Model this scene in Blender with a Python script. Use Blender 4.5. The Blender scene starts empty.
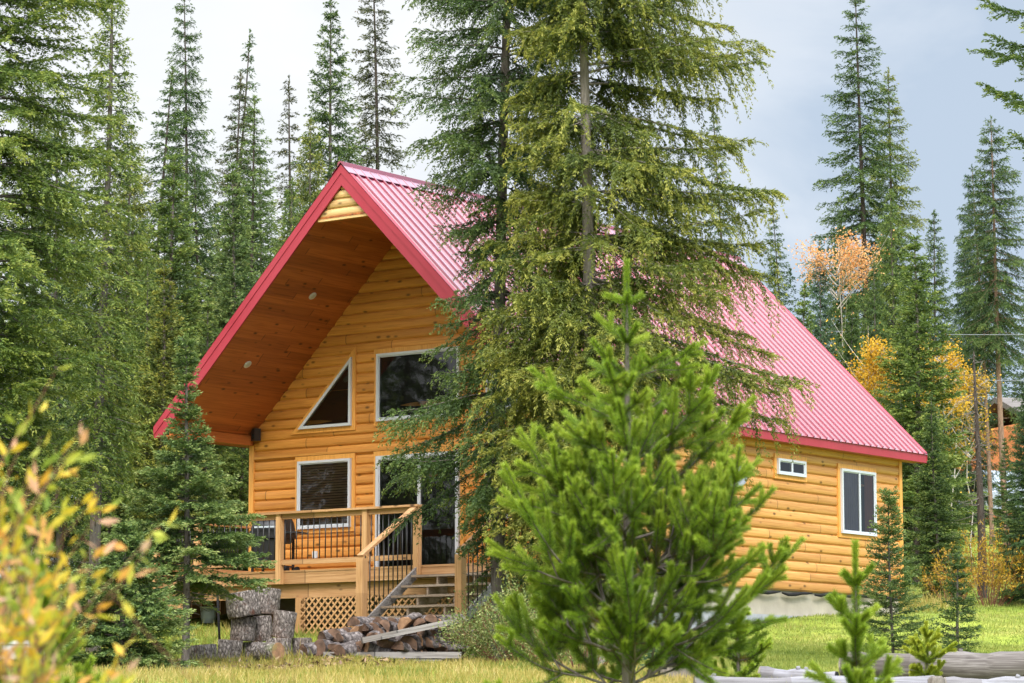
import bpy, math, random
import numpy as np
from mathutils import Vector, Matrix
PI = math.pi
R_ = math.radians
S = bpy.context.scene
COL = S.collection
random.seed(7)

# ------------------------------------------------------------------ camera constants (surveyed from the house)
CAMP = np.array([33.5588, -42.4167, -2.9015])
PITCH, YAW, FPX = 0.1307, 0.6384, 2884.2258
FWD = np.array([-math.sin(YAW), math.cos(YAW)])
RGT = np.array([math.cos(YAW), math.sin(YAW)])

def terrain_s(s):
    xs = [-40, 0, 20, 34, 44, 47, 50, 53, 56, 60, 66, 75, 85, 100, 120, 300, 600]
    zs = [-6, -4.5, -3.75, -2.55, -2.12, -1.95, -1.66, -1.32, -0.95, -0.78, -0.12, 0.80, 2.0, 3.8, 5.8, 14, 20]
    return np.interp(s, xs, zs)

def terrain(x, y):
    dx, dy = x - CAMP[0], y - CAMP[1]
    s = dx * FWD[0] + dy * FWD[1]
    t = dx * RGT[0] + dy * RGT[1]
    z = terrain_s(s) + 0.05 * np.sin(t * 0.9 + s * 0.35) + 0.04 * np.sin(s * 1.1 - t * 0.5) + 0.03 * np.sin(t * 2.3 + 1.0) * np.sin(s * 1.7)
    return z

def at(px, s, dz=0.0):
    """world point on the ground at forward distance s seen in image column px"""
    t = (px - 512) / FPX * s * 1.0085
    p = CAMP[:2] + FWD * s + RGT * t
    return Vector((p[0], p[1], float(terrain(p[0], p[1])) + dz))

def zat(y, s):
    """height seen in image row y at forward distance s"""
    v = (341.5 - y) / FPX
    cp, sp = math.cos(PITCH), math.sin(PITCH)
    return CAMP[2] + s * (sp + v * cp) / (cp - v * sp)

# ------------------------------------------------------------------ helpers
def link(o, parent=None):
    COL.objects.link(o)
    if parent is not None:
        o.parent = parent
    return o

def tag(o, label=None, cat=None, group=None, kind=None):
    if label: o['label'] = label
    if cat: o['category'] = cat
    if group: o['group'] = group
    if kind: o['kind'] = kind
    return o

def empty(name, loc=(0, 0, 0), rz=0, label=None, cat=None, group=None):
    o = bpy.data.objects.new(name, None)
    o.location = loc
    o.rotation_euler = (0, 0, rz)
    o.empty_display_size = 0.2
    link(o)
    return tag(o, label, cat, group)

class MB:
    def __init__(s):
        s.v, s.f, s.m, s.sm = [], [], [], []
    def add(s, vs, fs, m=0, smooth=False):
        b = len(s.v)
        s.v += [tuple(v) for v in vs]
        for f in fs:
            s.f.append([b + i for i in f]); s.m.append(m); s.sm.append(smooth)
        return s
    def box(s, x0, x1, y0, y1, z0, z1, m=0):
        v = [(x0,y0,z0),(x1,y0,z0),(x1,y1,z0),(x0,y1,z0),(x0,y0,z1),(x1,y0,z1),(x1,y1,z1),(x0,y1,z1)]
        return s.add(v, [(0,3,2,1),(4,5,6,7),(0,1,5,4),(1,2,6,5),(2,3,7,6),(3,0,4,7)], m)
    def prism(s, poly, vec, m=0):
        n = len(poly); vec = Vector(vec)
        v = [Vector(p) for p in poly] + [Vector(p) + vec for p in poly]
        return s.add(v, [tuple(range(n))[::-1], tuple(range(n, 2*n))] + [(i, (i+1) % n, n + (i+1) % n, n + i) for i in range(n)], m)
    def bar(s, a, b, wd, ht, m=0, up=(0,0,1)):
        a, b = Vector(a), Vector(b); d = (b - a).normalized()
        sd = d.cross(Vector(up)).normalized() * wd / 2; u = sd.cross(d).normalized() * ht / 2
        v = [a - sd - u, a + sd - u, a + sd + u, a - sd + u, b - sd - u, b + sd - u, b + sd + u, b - sd + u]
        return s.add(v, [(0,1,2,3)[::-1],(4,5,6,7),(0,1,5,4),(1,2,6,5),(2,3,7,6),(3,0,4,7)], m)
    def tube(s, pts, rad, n=8, m=0, caps=True, smooth=True, jit=0, capm=None):
        pts = [Vector(p) for p in pts]; rings = []
        up = Vector((0.13, 0.21, 0.97))
        for i, p in enumerate(pts):
            d = (pts[min(i+1, len(pts)-1)] - pts[max(i-1, 0)]).normalized()
            if abs(d.dot(up)) > 0.96: up = Vector((0.95, 0.2, 0.1))
            sd = d.cross(up).normalized(); u = sd.cross(d)
            r = rad[i] if hasattr(rad, '__len__') else rad
            rings.append([p + (sd * math.cos(2*PI*k/n) + u * math.sin(2*PI*k/n)) * r * (1 + random.uniform(-jit, jit)) for k in range(n)])
        v = [q for r in rings for q in r]; f = []
        for i in range(len(pts) - 1):
            for k in range(n):
                f.append((i*n + k, i*n + (k+1) % n, (i+1)*n + (k+1) % n, (i+1)*n + k))
        b0 = len(s.v)
        s.add(v, f, m, smooth)
        if caps:
            cm = m if capm is None else capm
            s.f.append([b0 + k for k in range(n)][::-1]); s.m.append(cm); s.sm.append(False)
            s.f.append([b0 + (len(pts)-1)*n + k for k in range(n)]); s.m.append(cm); s.sm.append(False)
        return s
    def build(s, name, mats, parent=None):
        me = bpy.data.meshes.new(name)
        me.from_pydata(s.v, [], s.f)
        mats = mats if isinstance(mats, (list, tuple)) else [mats]
        for m in mats: me.materials.append(m)
        me.polygons.foreach_set('material_index', s.m)
        me.polygons.foreach_set('use_smooth', s.sm)
        me.update()
        return link(bpy.data.objects.new(name, me), parent)

def np_mesh(name, V, F, mat, tint=None):
    """mesh from numpy arrays of vertices and equal-sized faces"""
    V = np.ascontiguousarray(V, dtype=np.float32); F = np.ascontiguousarray(F, dtype=np.int32)
    k = F.shape[1]
    me = bpy.data.meshes.new(name)
    me.vertices.add(len(V)); me.vertices.foreach_set('co', V.ravel())
    me.loops.add(F.size); me.loops.foreach_set('vertex_index', F.ravel())
    me.polygons.add(len(F))
    me.polygons.foreach_set('loop_start', np.arange(0, F.size, k, dtype=np.int32))
    me.polygons.foreach_set('loop_total', np.full(len(F), k, dtype=np.int32))
    if tint is not None:
        a = me.attributes.new('tint', 'FLOAT', 'POINT')
        a.data.foreach_set('value', np.ascontiguousarray(tint, dtype=np.float32))
    if mat: me.materials.append(mat)
    me.update(calc_edges=True)
    return me

# ------------------------------------------------------------------ materials
def mat_new(name):
    m = bpy.data.materials.new(name); m.use_nodes = True
    nt = m.node_tree; nt.nodes.clear()
    out = nt.nodes.new('ShaderNodeOutputMaterial')
    b = nt.nodes.new('ShaderNodeBsdfPrincipled')
    nt.links.new(b.outputs[0], out.inputs[0])
    return m, nt, b, out

def N(nt, t, **kw):
    n = nt.nodes.new(t)
    for k, v in kw.items():
        if k in n.inputs: n.inputs[k].default_value = v
        else: setattr(n, k, v)
    return n

def ramp(nt, fac, stops, interp='LINEAR'):
    r = nt.nodes.new('ShaderNodeValToRGB'); r.color_ramp.interpolation = interp
    el = r.color_ramp.elements
    while len(el) > 1: el.remove(el[0])
    el[0].position = stops[0][0]; el[0].color = (*stops[0][1], 1)
    for p, c in stops[1:]:
        e = el.new(p); e.color = (*c, 1)
    nt.links.new(fac, r.inputs[0])
    return r.outputs[0]

def mixc(nt, fac, a, b, mode='MIX'):
    n = nt.nodes.new('ShaderNodeMix'); n.data_type = 'RGBA'; n.blend_type = mode
    for sock, val in ((n.inputs[0], fac), (n.inputs[6], a), (n.inputs[7], b)):
        if hasattr(val, 'is_output') or hasattr(val, 'links'): nt.links.new(val, sock)
        elif isinstance(val, (int, float)): sock.default_value = val
        else: sock.default_value = (*val, 1)
    return n.outputs[2]

def coords(nt, scale=(1, 1, 1), out='Object'):
    tc = nt.nodes.new('ShaderNodeTexCoord'); mp = nt.nodes.new('ShaderNodeMapping')
    mp.inputs['Scale'].default_value = scale
    nt.links.new(tc.outputs[out], mp.inputs[0])
    return mp.outputs[0]

def noise(nt, vec, scale, detail=4, rough=0.55, dist=0.0):
    n = N(nt, 'ShaderNodeTexNoise', Scale=scale, Detail=detail, Roughness=rough, Distortion=dist)
    nt.links.new(vec, n.inputs['Vector'])
    return n.outputs[0]

def bump(nt, b, h, strength=0.3, dist=0.02):
    n = N(nt, 'ShaderNodeBump', Strength=strength, Distance=dist)
    nt.links.new(h, n.inputs['Height']); nt.links.new(n.outputs[0], b.inputs['Normal'])

def simple(name, col, rough=0.6, var=0.25, sc=6.0, spec=0.5, metal=0.0, bmp=0.0):
    m, nt, b, o = mat_new(name)
    v = coords(nt)
    n = noise(nt, v, sc)
    c = ramp(nt, n, [(0.25, tuple(x * (1 - var) for x in col)), (0.75, tuple(min(1, x * (1 + var)) for x in col))])
    nt.links.new(c, b.inputs['Base Color'])
    b.inputs['Roughness'].default_value = rough
    b.inputs['Specular IOR Level'].default_value = spec
    b.inputs['Metallic'].default_value = metal
    if bmp: bump(nt, b, noise(nt, v, sc * 6), bmp)
    return m

def wood(name, axis, dark, mid, light, logh=0.195, rough=0.45, knots=True, board=None, contrast=1.0):
    """stained timber: grain along axis 0/1/2, one tone per log or board"""
    m, nt, b, o = mat_new(name)
    sc = [9.0, 9.0, 26.0]; sc[axis] = 0.7
    if axis == 2: sc = [22.0, 22.0, 0.8]
    v = coords(nt, tuple(sc))
    g = noise(nt, v, 1.6, 5, 0.6, 0.6)
    c = ramp(nt, g, [(0.28, dark), (0.5, mid), (0.74, light)])
    tc = nt.nodes.new('ShaderNodeTexCoord'); sep = nt.nodes.new('ShaderNodeSeparateXYZ')
    nt.links.new(tc.outputs['Object'], sep.inputs[0])
    src = sep.outputs[2 if board is None else board]
    d = N(nt, 'ShaderNodeMath', operation='DIVIDE'); nt.links.new(src, d.inputs[0]); d.inputs[1].default_value = logh
    fl = N(nt, 'ShaderNodeMath', operation='FLOOR'); nt.links.new(d.outputs[0], fl.inputs[0])
    # lengths butt along the log: offset per course
    wn0 = N(nt, 'ShaderNodeTexWhiteNoise', noise_dimensions='1D'); nt.links.new(fl.outputs[0], wn0.inputs['W'])
    ma = N(nt, 'ShaderNodeMath', operation='MULTIPLY_ADD'); nt.links.new(sep.outputs[axis], ma.inputs[0]); ma.inputs[1].default_value = 0.27
    m7 = N(nt, 'ShaderNodeMath', operation='MULTIPLY'); nt.links.new(wn0.outputs[0], m7.inputs[0]); m7.inputs[1].default_value = 7.0
    nt.links.new(m7.outputs[0], ma.inputs[2])
    fl2 = N(nt, 'ShaderNodeMath', operation='FLOOR'); nt.links.new(ma.outputs[0], fl2.inputs[0])
    cb = nt.nodes.new('ShaderNodeCombineXYZ'); nt.links.new(fl.outputs[0], cb.inputs[0]); nt.links.new(fl2.outputs[0], cb.inputs[1])
    wn = N(nt, 'ShaderNodeTexWhiteNoise', noise_dimensions='3D'); nt.links.new(cb.outputs[0], wn.inputs['Vector'])
    tone = ramp(nt, wn.outputs[0], [(0, (1 - .22*contrast, 1 - .28*contrast, 1 - .34*contrast)), (1, (1.0 + .1*contrast, 1.0 + .08*contrast, 1.0 + .05*contrast))])
    c = mixc(nt, 1.0, c, tone, 'MULTIPLY')
    if knots:
        ks = [5.5, 5.5, 5.5]; ks[axis] = 2.6
        vo = N(nt, 'ShaderNodeTexVoronoi', Scale=1.0, Randomness=1.0); nt.links.new(coords(nt, tuple(ks)), vo.inputs['Vector'])
        kf = ramp(nt, vo.outputs['Distance'], [(0.07, (1, 1, 1)), (0.19, (0, 0, 0))])
        c = mixc(nt, kf, c, tuple(x * 0.32 for x in dark))
        fr_ = N(nt, 'ShaderNodeMath', operation='FRACT'); nt.links.new(ma.outputs[0], fr_.inputs[0])
        jf = ramp(nt, fr_.outputs[0], [(0.0, (1, 1, 1)), (.003, (1, 1, 1)), (.006, (0, 0, 0))])       # butt joints
        c = mixc(nt, jf, c, tuple(x * 0.35 for x in dark))
    nt.links.new(c, b.inputs['Base Color'])
    b.inputs['Roughness'].default_value = rough
    bump(nt, b, g, 0.15, 0.01)
    return m

def foliage(name, stops, transl=0.32, rough=0.55, spec=0.35):
    m, nt, b, out = mat_new(name)
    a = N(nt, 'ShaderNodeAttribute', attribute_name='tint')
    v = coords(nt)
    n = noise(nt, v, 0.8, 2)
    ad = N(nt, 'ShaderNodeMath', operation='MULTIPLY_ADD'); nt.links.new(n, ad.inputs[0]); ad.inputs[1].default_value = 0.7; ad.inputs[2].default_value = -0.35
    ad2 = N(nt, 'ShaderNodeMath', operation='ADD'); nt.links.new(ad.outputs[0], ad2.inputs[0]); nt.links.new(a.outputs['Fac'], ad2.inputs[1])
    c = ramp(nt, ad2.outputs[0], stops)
    nt.links.new(c, b.inputs['Base Color'])
    b.inputs['Roughness'].default_value = rough
    b.inputs['Specular IOR Level'].default_value = spec
    tr = nt.nodes.new('ShaderNodeBsdfTranslucent'); nt.links.new(c, tr.inputs[0])
    mx = nt.nodes.new('ShaderNodeMixShader'); mx.inputs[0].default_value = transl
    nt.links.new(b.outputs[0], mx.inputs[1]); nt.links.new(tr.outputs[0], mx.inputs[2])
    nt.links.new(mx.outputs[0], out.inputs[0])
    return m

def bark(name, dark, light, sc=14.0, stretch=0.25, bmp=0.6, plates=False, patch=None):
    m, nt, b, o = mat_new(name)
    v = coords(nt, (1, 1, stretch))
    n = noise(nt, v, sc, 6, 0.7, 0.4)
    if plates:
        vo = N(nt, 'ShaderNodeTexVoronoi', Scale=sc * .55, feature='DISTANCE_TO_EDGE'); nt.links.new(v, vo.inputs['Vector'])
        mm = N(nt, 'ShaderNodeMath', operation='MULTIPLY_ADD'); nt.links.new(vo.outputs['Distance'], mm.inputs[0]); mm.inputs[1].default_value = .7; mm.inputs[2].default_value = -.08
        aa = N(nt, 'ShaderNodeMath', operation='ADD'); nt.links.new(mm.outputs[0], aa.inputs[0]); nt.links.new(n, aa.inputs[1]); n = aa.outputs[0]
    c = ramp(nt, n, [(0.3, dark), (0.55, tuple((a + l) / 2 for a, l in zip(dark, light))), (0.72, light)])
    if patch:      # flaked-off patches of bare reddish inner bark
        pf = ramp(nt, noise(nt, coords(nt, (1, 1, .6)), 5.0, 4, .6), [(.62, (0, 0, 0)), (.68, (1, 1, 1))])
        c = mixc(nt, pf, c, patch)
    nt.links.new(c, b.inputs['Base Color']); b.inputs['Roughness'].default_value = 0.9
    b.inputs['Specular IOR Level'].default_value = 0.2
    bump(nt, b, n, bmp, 0.03)
    return m

M = {}
M['log_x'] = wood('stained_log_front', 0, (.39, .150, .026), (.56, .240, .048), (.64, .305, .072))
M['log_y'] = wood('stained_log_side', 1, (.40, .170, .040), (.55, .270, .076), (.63, .335, .108))
M['trim_z'] = wood('stained_trim_upright', 2, (.44, .18, .03), (.60, .28, .06), (.68, .34, .09), logh=50, knots=False)
M['trim_x'] = wood('stained_trim_level', 0, (.44, .18, .03), (.60, .28, .06), (.68, .34, .09), logh=50, knots=False)
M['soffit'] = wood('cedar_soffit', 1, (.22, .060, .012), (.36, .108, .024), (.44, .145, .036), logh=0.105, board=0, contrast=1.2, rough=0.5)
M['pale_log'] = wood('pale_log', 0, (.5, .3, .11), (.66, .44, .19), (.74, .53, .26))
M['deck_x'] = wood('deck_timber_x', 0, (.29, .145, .055), (.42, .230, .100), (.51, .31, .155), logh=40, knots=True, rough=0.7)
M['deck_y'] = wood('deck_timber_y', 1, (.29, .145, .055), (.42, .230, .100), (.51, .31, .155), logh=40, knots=False, rough=0.7)
M['deck_z'] = wood('deck_timber_z', 2, (.30, .150, .055), (.45, .250, .105), (.53, .32, .155), logh=40, knots=False, rough=0.7)
M['tread'] = wood('weathered_tread', 0, (.15, .105, .07), (.27, .21, .155), (.36, .30, .24), logh=40, knots=False, rough=0.85)
M['grey_plank'] = wood('grey_plank', 0, (.10, .09, .085), (.21, .195, .185), (.31, .29, .28), logh=40, knots=True, rough=0.9)
M['vinyl'] = simple('white_vinyl', (.50, .52, .55), 0.35, 0.04)
M['black'] = simple('black_metal', (.015, .015, .017), 0.4, 0.2)
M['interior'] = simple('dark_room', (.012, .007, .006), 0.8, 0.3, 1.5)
M['curtain'] = simple('mauve_curtain', (.30, .26, .34), 0.9, 0.15, 3)
M['red_curtain'] = simple('red_brown_curtain', (.26, .075, .045), 0.9, 0.2, 3)
M['blind'] = simple('wood_blind', (.50, .27, .16), 0.5, 0.2, 3)
M['concrete'] = simple('parged_foundation', (.38, .33, .25), 0.9, 0.16, 2.2, 0.2, 0, 0.2)
M['grey_ledge'] = simple('concrete_ledge', (.30, .30, .31), 0.9, 0.2, 3, 0.2, 0, 0.2)
M['dish_grey'] = simple('dish_grey', (.13, .15, .17), 0.5, 0.05)
M['grey_paint'] = simple('grey_paint', (.42, .46, .50), 0.5, 0.06)

def metal_red(name, rough, ior, coat, cior, ca, cb):
    m, nt, b, o = mat_new(name)
    n = noise(nt, coords(nt, (1, 1, 1)), 1.3, 5)
    c = ramp(nt, n, [(0.3, ca), (0.7, cb)])
    lit = ramp(nt, noise(nt, coords(nt, (1, 1, 1)), 22, 3, .7), [(.66, (0, 0, 0)), (.72, (1, 1, 1))])      # needle litter and grime
    c = mixc(nt, lit, c, (.16, .05, .035))
    dn = noise(nt, coords(nt, (.5, 2.2, .5)), 1.2, 4)
    rr_ = N(nt, 'ShaderNodeMapRange'); nt.links.new(dn, rr_.inputs[0]); rr_.inputs[1].default_value = .3; rr_.inputs[2].default_value = .7; rr_.inputs[3].default_value = rough * .75; rr_.inputs[4].default_value = rough * 1.5
    nt.links.new(c, b.inputs['Base Color'])
    nt.links.new(rr_.outputs[0], b.inputs['Roughness'])
    b.inputs['IOR'].default_value = ior; b.inputs['Specular Tint'].default_value = (1, .97, .97, 1)
    b.inputs['Coat Weight'].default_value = coat; b.inputs['Coat Roughness'].default_value = 0.25; b.inputs['Coat IOR'].default_value = cior
    bump(nt, b, noise(nt, coords(nt), 3.0, 2), 0.08, 0.02)
    return m
M['roof'] = metal_red('red_roof_sheet', 0.16, 1.6, 1.0, 2.2, (.20, .008, .030), (.25, .012, .040))
M['fascia'] = metal_red('red_fascia_metal', 0.42, 1.5, 0.1, 1.5, (.29, .020, .034), (.34, .027, .045))

def glass_mat():
    m, nt, b, out = mat_new('window_glass')
    nt.nodes.remove(b)
    fr = N(nt, 'ShaderNodeFresnel', IOR=1.75)
    tr = nt.nodes.new('ShaderNodeBsdfTransparent'); tr.inputs[0].default_value = (.72, .74, .75, 1)
    gl = nt.nodes.new('ShaderNodeBsdfGlossy'); gl.inputs['Roughness'].default_value = 0.02
    bp = N(nt, 'ShaderNodeBump', Strength=0.06, Distance=0.02)
    nt.links.new(noise(nt, coords(nt), 2.2, 2), bp.inputs['Height']); nt.links.new(bp.outputs[0], gl.inputs['Normal'])
    mx = nt.nodes.new('ShaderNodeMixShader')
    nt.links.new(fr.outputs[0], mx.inputs[0]); nt.links.new(tr.outputs[0], mx.inputs[1]); nt.links.new(gl.outputs[0], mx.inputs[2])
    nt.links.new(mx.outputs[0], out.inputs[0])
    return m
M['glass'] = glass_mat()

G = {  # crown colours: old inner needles to fresh tips
 'spruce':   [(0.0, (.020, .045, .014)), (0.45, (.055, .100, .022)), (0.8, (.125, .175, .034)), (1.0, (.21, .24, .05))],
 'olive':    [(0.0, (.030, .050, .012)), (0.4, (.105, .138, .021)), (0.75, (.225, .235, .034)), (1.0, (.33, .31, .055))],
 'fresh':    [(0.0, (.026, .052, .013)), (0.4, (.092, .145, .024)), (0.78, (.20, .245, .040)), (1.0, (.31, .32, .06))],
 'fir':      [(0.0, (.024, .052, .020)), (0.4, (.088, .145, .034)), (0.75, (.18, .238, .062)), (1.0, (.26, .29, .085))],
 'dark':     [(0.0, (.013, .034, .015)), (0.5, (.038, .080, .026)), (0.85, (.085, .145, .038)), (1.0, (.14, .19, .05))],
 'blue':     [(0.0, (.020, .050, .034)), (0.5, (.060, .115, .052)), (0.85, (.115, .18, .075)), (1.0, (.16, .22, .11))],
 'brownish': [(0.0, (.030, .030, .016)), (0.45, (.066, .078, .032)), (0.75, (.115, .115, .044)), (0.9, (.19, .11, .05)), (1.0, (.24, .13, .06))],
 'light':    [(0.0, (.032, .060, .014)), (0.4, (.085, .140, .026)), (0.8, (.175, .230, .038)), (1.0, (.26, .28, .06))],
 'pine':     [(0.0, (.16, .08, .02)), (0.06, (.07, .07, .010)), (0.12, (.022, .055, .006)), (0.4, (.095, .175, .011)), (0.72, (.225, .325, .020)), (1.0, (.36, .42, .045))],
 'yellowpine': [(0.0, (.09, .14, .01)), (0.5, (.24, .31, .02)), (1.0, (.42, .42, .04))],
}
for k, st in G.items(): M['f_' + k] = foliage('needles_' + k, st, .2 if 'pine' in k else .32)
M['f_aspen'] = foliage('yellow_aspen_leaves', [(0, (.34, .17, .01)), (.5, (.58, .33, .02)), (1, (.66, .44, .05))], 0.4)
M['f_orange'] = foliage('orange_aspen_leaves', [(0, (.50, .20, .06)), (.5, (.72, .36, .13)), (1, (.78, .48, .22))], 0.5)
M['f_willow'] = foliage('willow_leaves', [(0, (.05, .085, .02)), (.4, (.12, .165, .04)), (.75, (.24, .27, .08)), (1, (.44, .40, .18))], 0.35)
M['f_gold'] = foliage('golden_willow_leaves', [(0, (.14, .12, .015)), (.4, (.36, .22, .02)), (1, (.60, .36, .035))], 0.35)
M['f_near'] = foliage('autumn_shrub_leaves', [(0, (.17, .24, .035)), (.3, (.36, .36, .035)), (.55, (.58, .40, .03)), (.72, (.56, .28, .04)), (.9, (.52, .27, .15)), (1, (.55, .36, .27))], 0.4)
M['f_green'] = foliage('small_green_leaves', [(0, (.03, .06, .01)), (1, (.12, .17, .03))], 0.3)
M['bark'] = bark('spruce_bark', (.055, .043, .035), (.20, .175, .15))
M['bark_grey'] = bark('grey_bark', (.10, .085, .07), (.30, .26, .22))
M['bark_red'] = bark('reddish_bark', (.13, .075, .05), (.34, .22, .15))
M['bark_dark'] = bark('dark_bark', (.03, .023, .018), (.10, .08, .065))
M['bark_pale'] = bark('pale_bark', (.25, .22, .18), (.55, .50, .42))
M['twig'] = bark('red_brown_twig', (.13, .05, .03), (.28, .14, .09))
M['bolt_bark'] = bark('firewood_bark', (.024, .016, .013), (.38, .325, .29), 34, 0.6, 1.0, True, (.14, .07, .05))
M['split_bark'] = bark('split_firewood_bark', (.022, .016, .015), (.28, .24, .23), 18, 0.6, 0.9, True)
M['cut'] = simple('sawn_end', (.28, .155, .08), 0.85, 0.45, 9)
M['cut_old'] = simple('old_split_face', (.12, .066, .04), 0.9, 0.7, 7)
M['log_grey'] = wood('weathered_log', 0, (.035, .029, .026), (.095, .083, .077), (.18, .166, .16), logh=40, knots=False, rough=0.9)
M['log_pale'] = wood('silvered_log', 0, (.085, .08, .085), (.15, .147, .165), (.205, .20, .225), logh=40, knots=False, rough=0.85)
M['char'] = simple('charred_wood', (.012, .011, .011), 0.9, 0.5, 14, 0.3, 0, 0.5)

# ------------------------------------------------------------------ foliage primitives
def unit(a):
    return a / np.maximum(np.linalg.norm(a, axis=-1, keepdims=True), 1e-9)

def kites(b, d, l, w, rng, fold=0.35, wide=0.42):
    """folded kite per sprig: base b, direction d, length l, width w"""
    n = len(b)
    s = unit(np.cross(d, rng.normal(size=(n, 3)))); nn = np.cross(d, s)
    l = l[:, None]; w = w[:, None]
    mid = b + d * l * wide + nn * w * fold
    V = np.stack([b, mid + s * w * .5, b + d * l, mid - s * w * .5], 1).reshape(-1, 3)
    i = np.arange(n, dtype=np.int32)[:, None] * 4
    F = np.concatenate([i + np.array([[0, 1, 2]]), i + np.array([[0, 2, 3]])], 1).reshape(-1, 3)
    return V, F

def tubes_np(paths, radii, n=4):
    """many tapered tubes; paths (B,P,3), radii (B,P)"""
    B, P, _ = paths.shape
    d = unit(np.gradient(paths, axis=1))
    up = np.array([0.11, 0.23, 0.97]); s = np.cross(d, up); bad = np.linalg.norm(s, axis=-1) < .2
    s[bad] = np.cross(d[bad], np.array([1., .1, 0])); s = unit(s); u = np.cross(s, d)
    a = np.arange(n) * 2 * PI / n
    V = paths[:, :, None] + (s[:, :, None] * np.cos(a)[None, None, :, None] + u[:, :, None] * np.sin(a)[None, None, :, None]) * radii[:, :, None, None]
    idx = np.arange(B * P * n).reshape(B, P, n)
    F = np.stack([idx[:, :-1], np.roll(idx, -1, 2)[:, :-1], np.roll(idx, -1, 2)[:, 1:], idx[:, 1:]], -1).reshape(-1, 4)
    return V.reshape(-1, 3), F

def trunk_arrays(rng, H, r0, n=9, wob=0.02, P=24, top=0.012):
    z = np.linspace(0, H, P)
    ph = rng.uniform(0, 6, 2)
    p = np.stack([wob * H * .3 * np.sin(z / H * 4 + ph[0]) - wob * H * .3 * math.sin(ph[0]), wob * H * .3 * np.sin(z / H * 3 + ph[1]) - wob * H * .3 * math.sin(ph[1]), z - 0.15], 1)
    r = top + r0 * (1 - z / H) ** .85; r[0] *= 1.35
    V, F = tubes_np(p[None], r[None], n)
    return p, r, V, F

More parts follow.
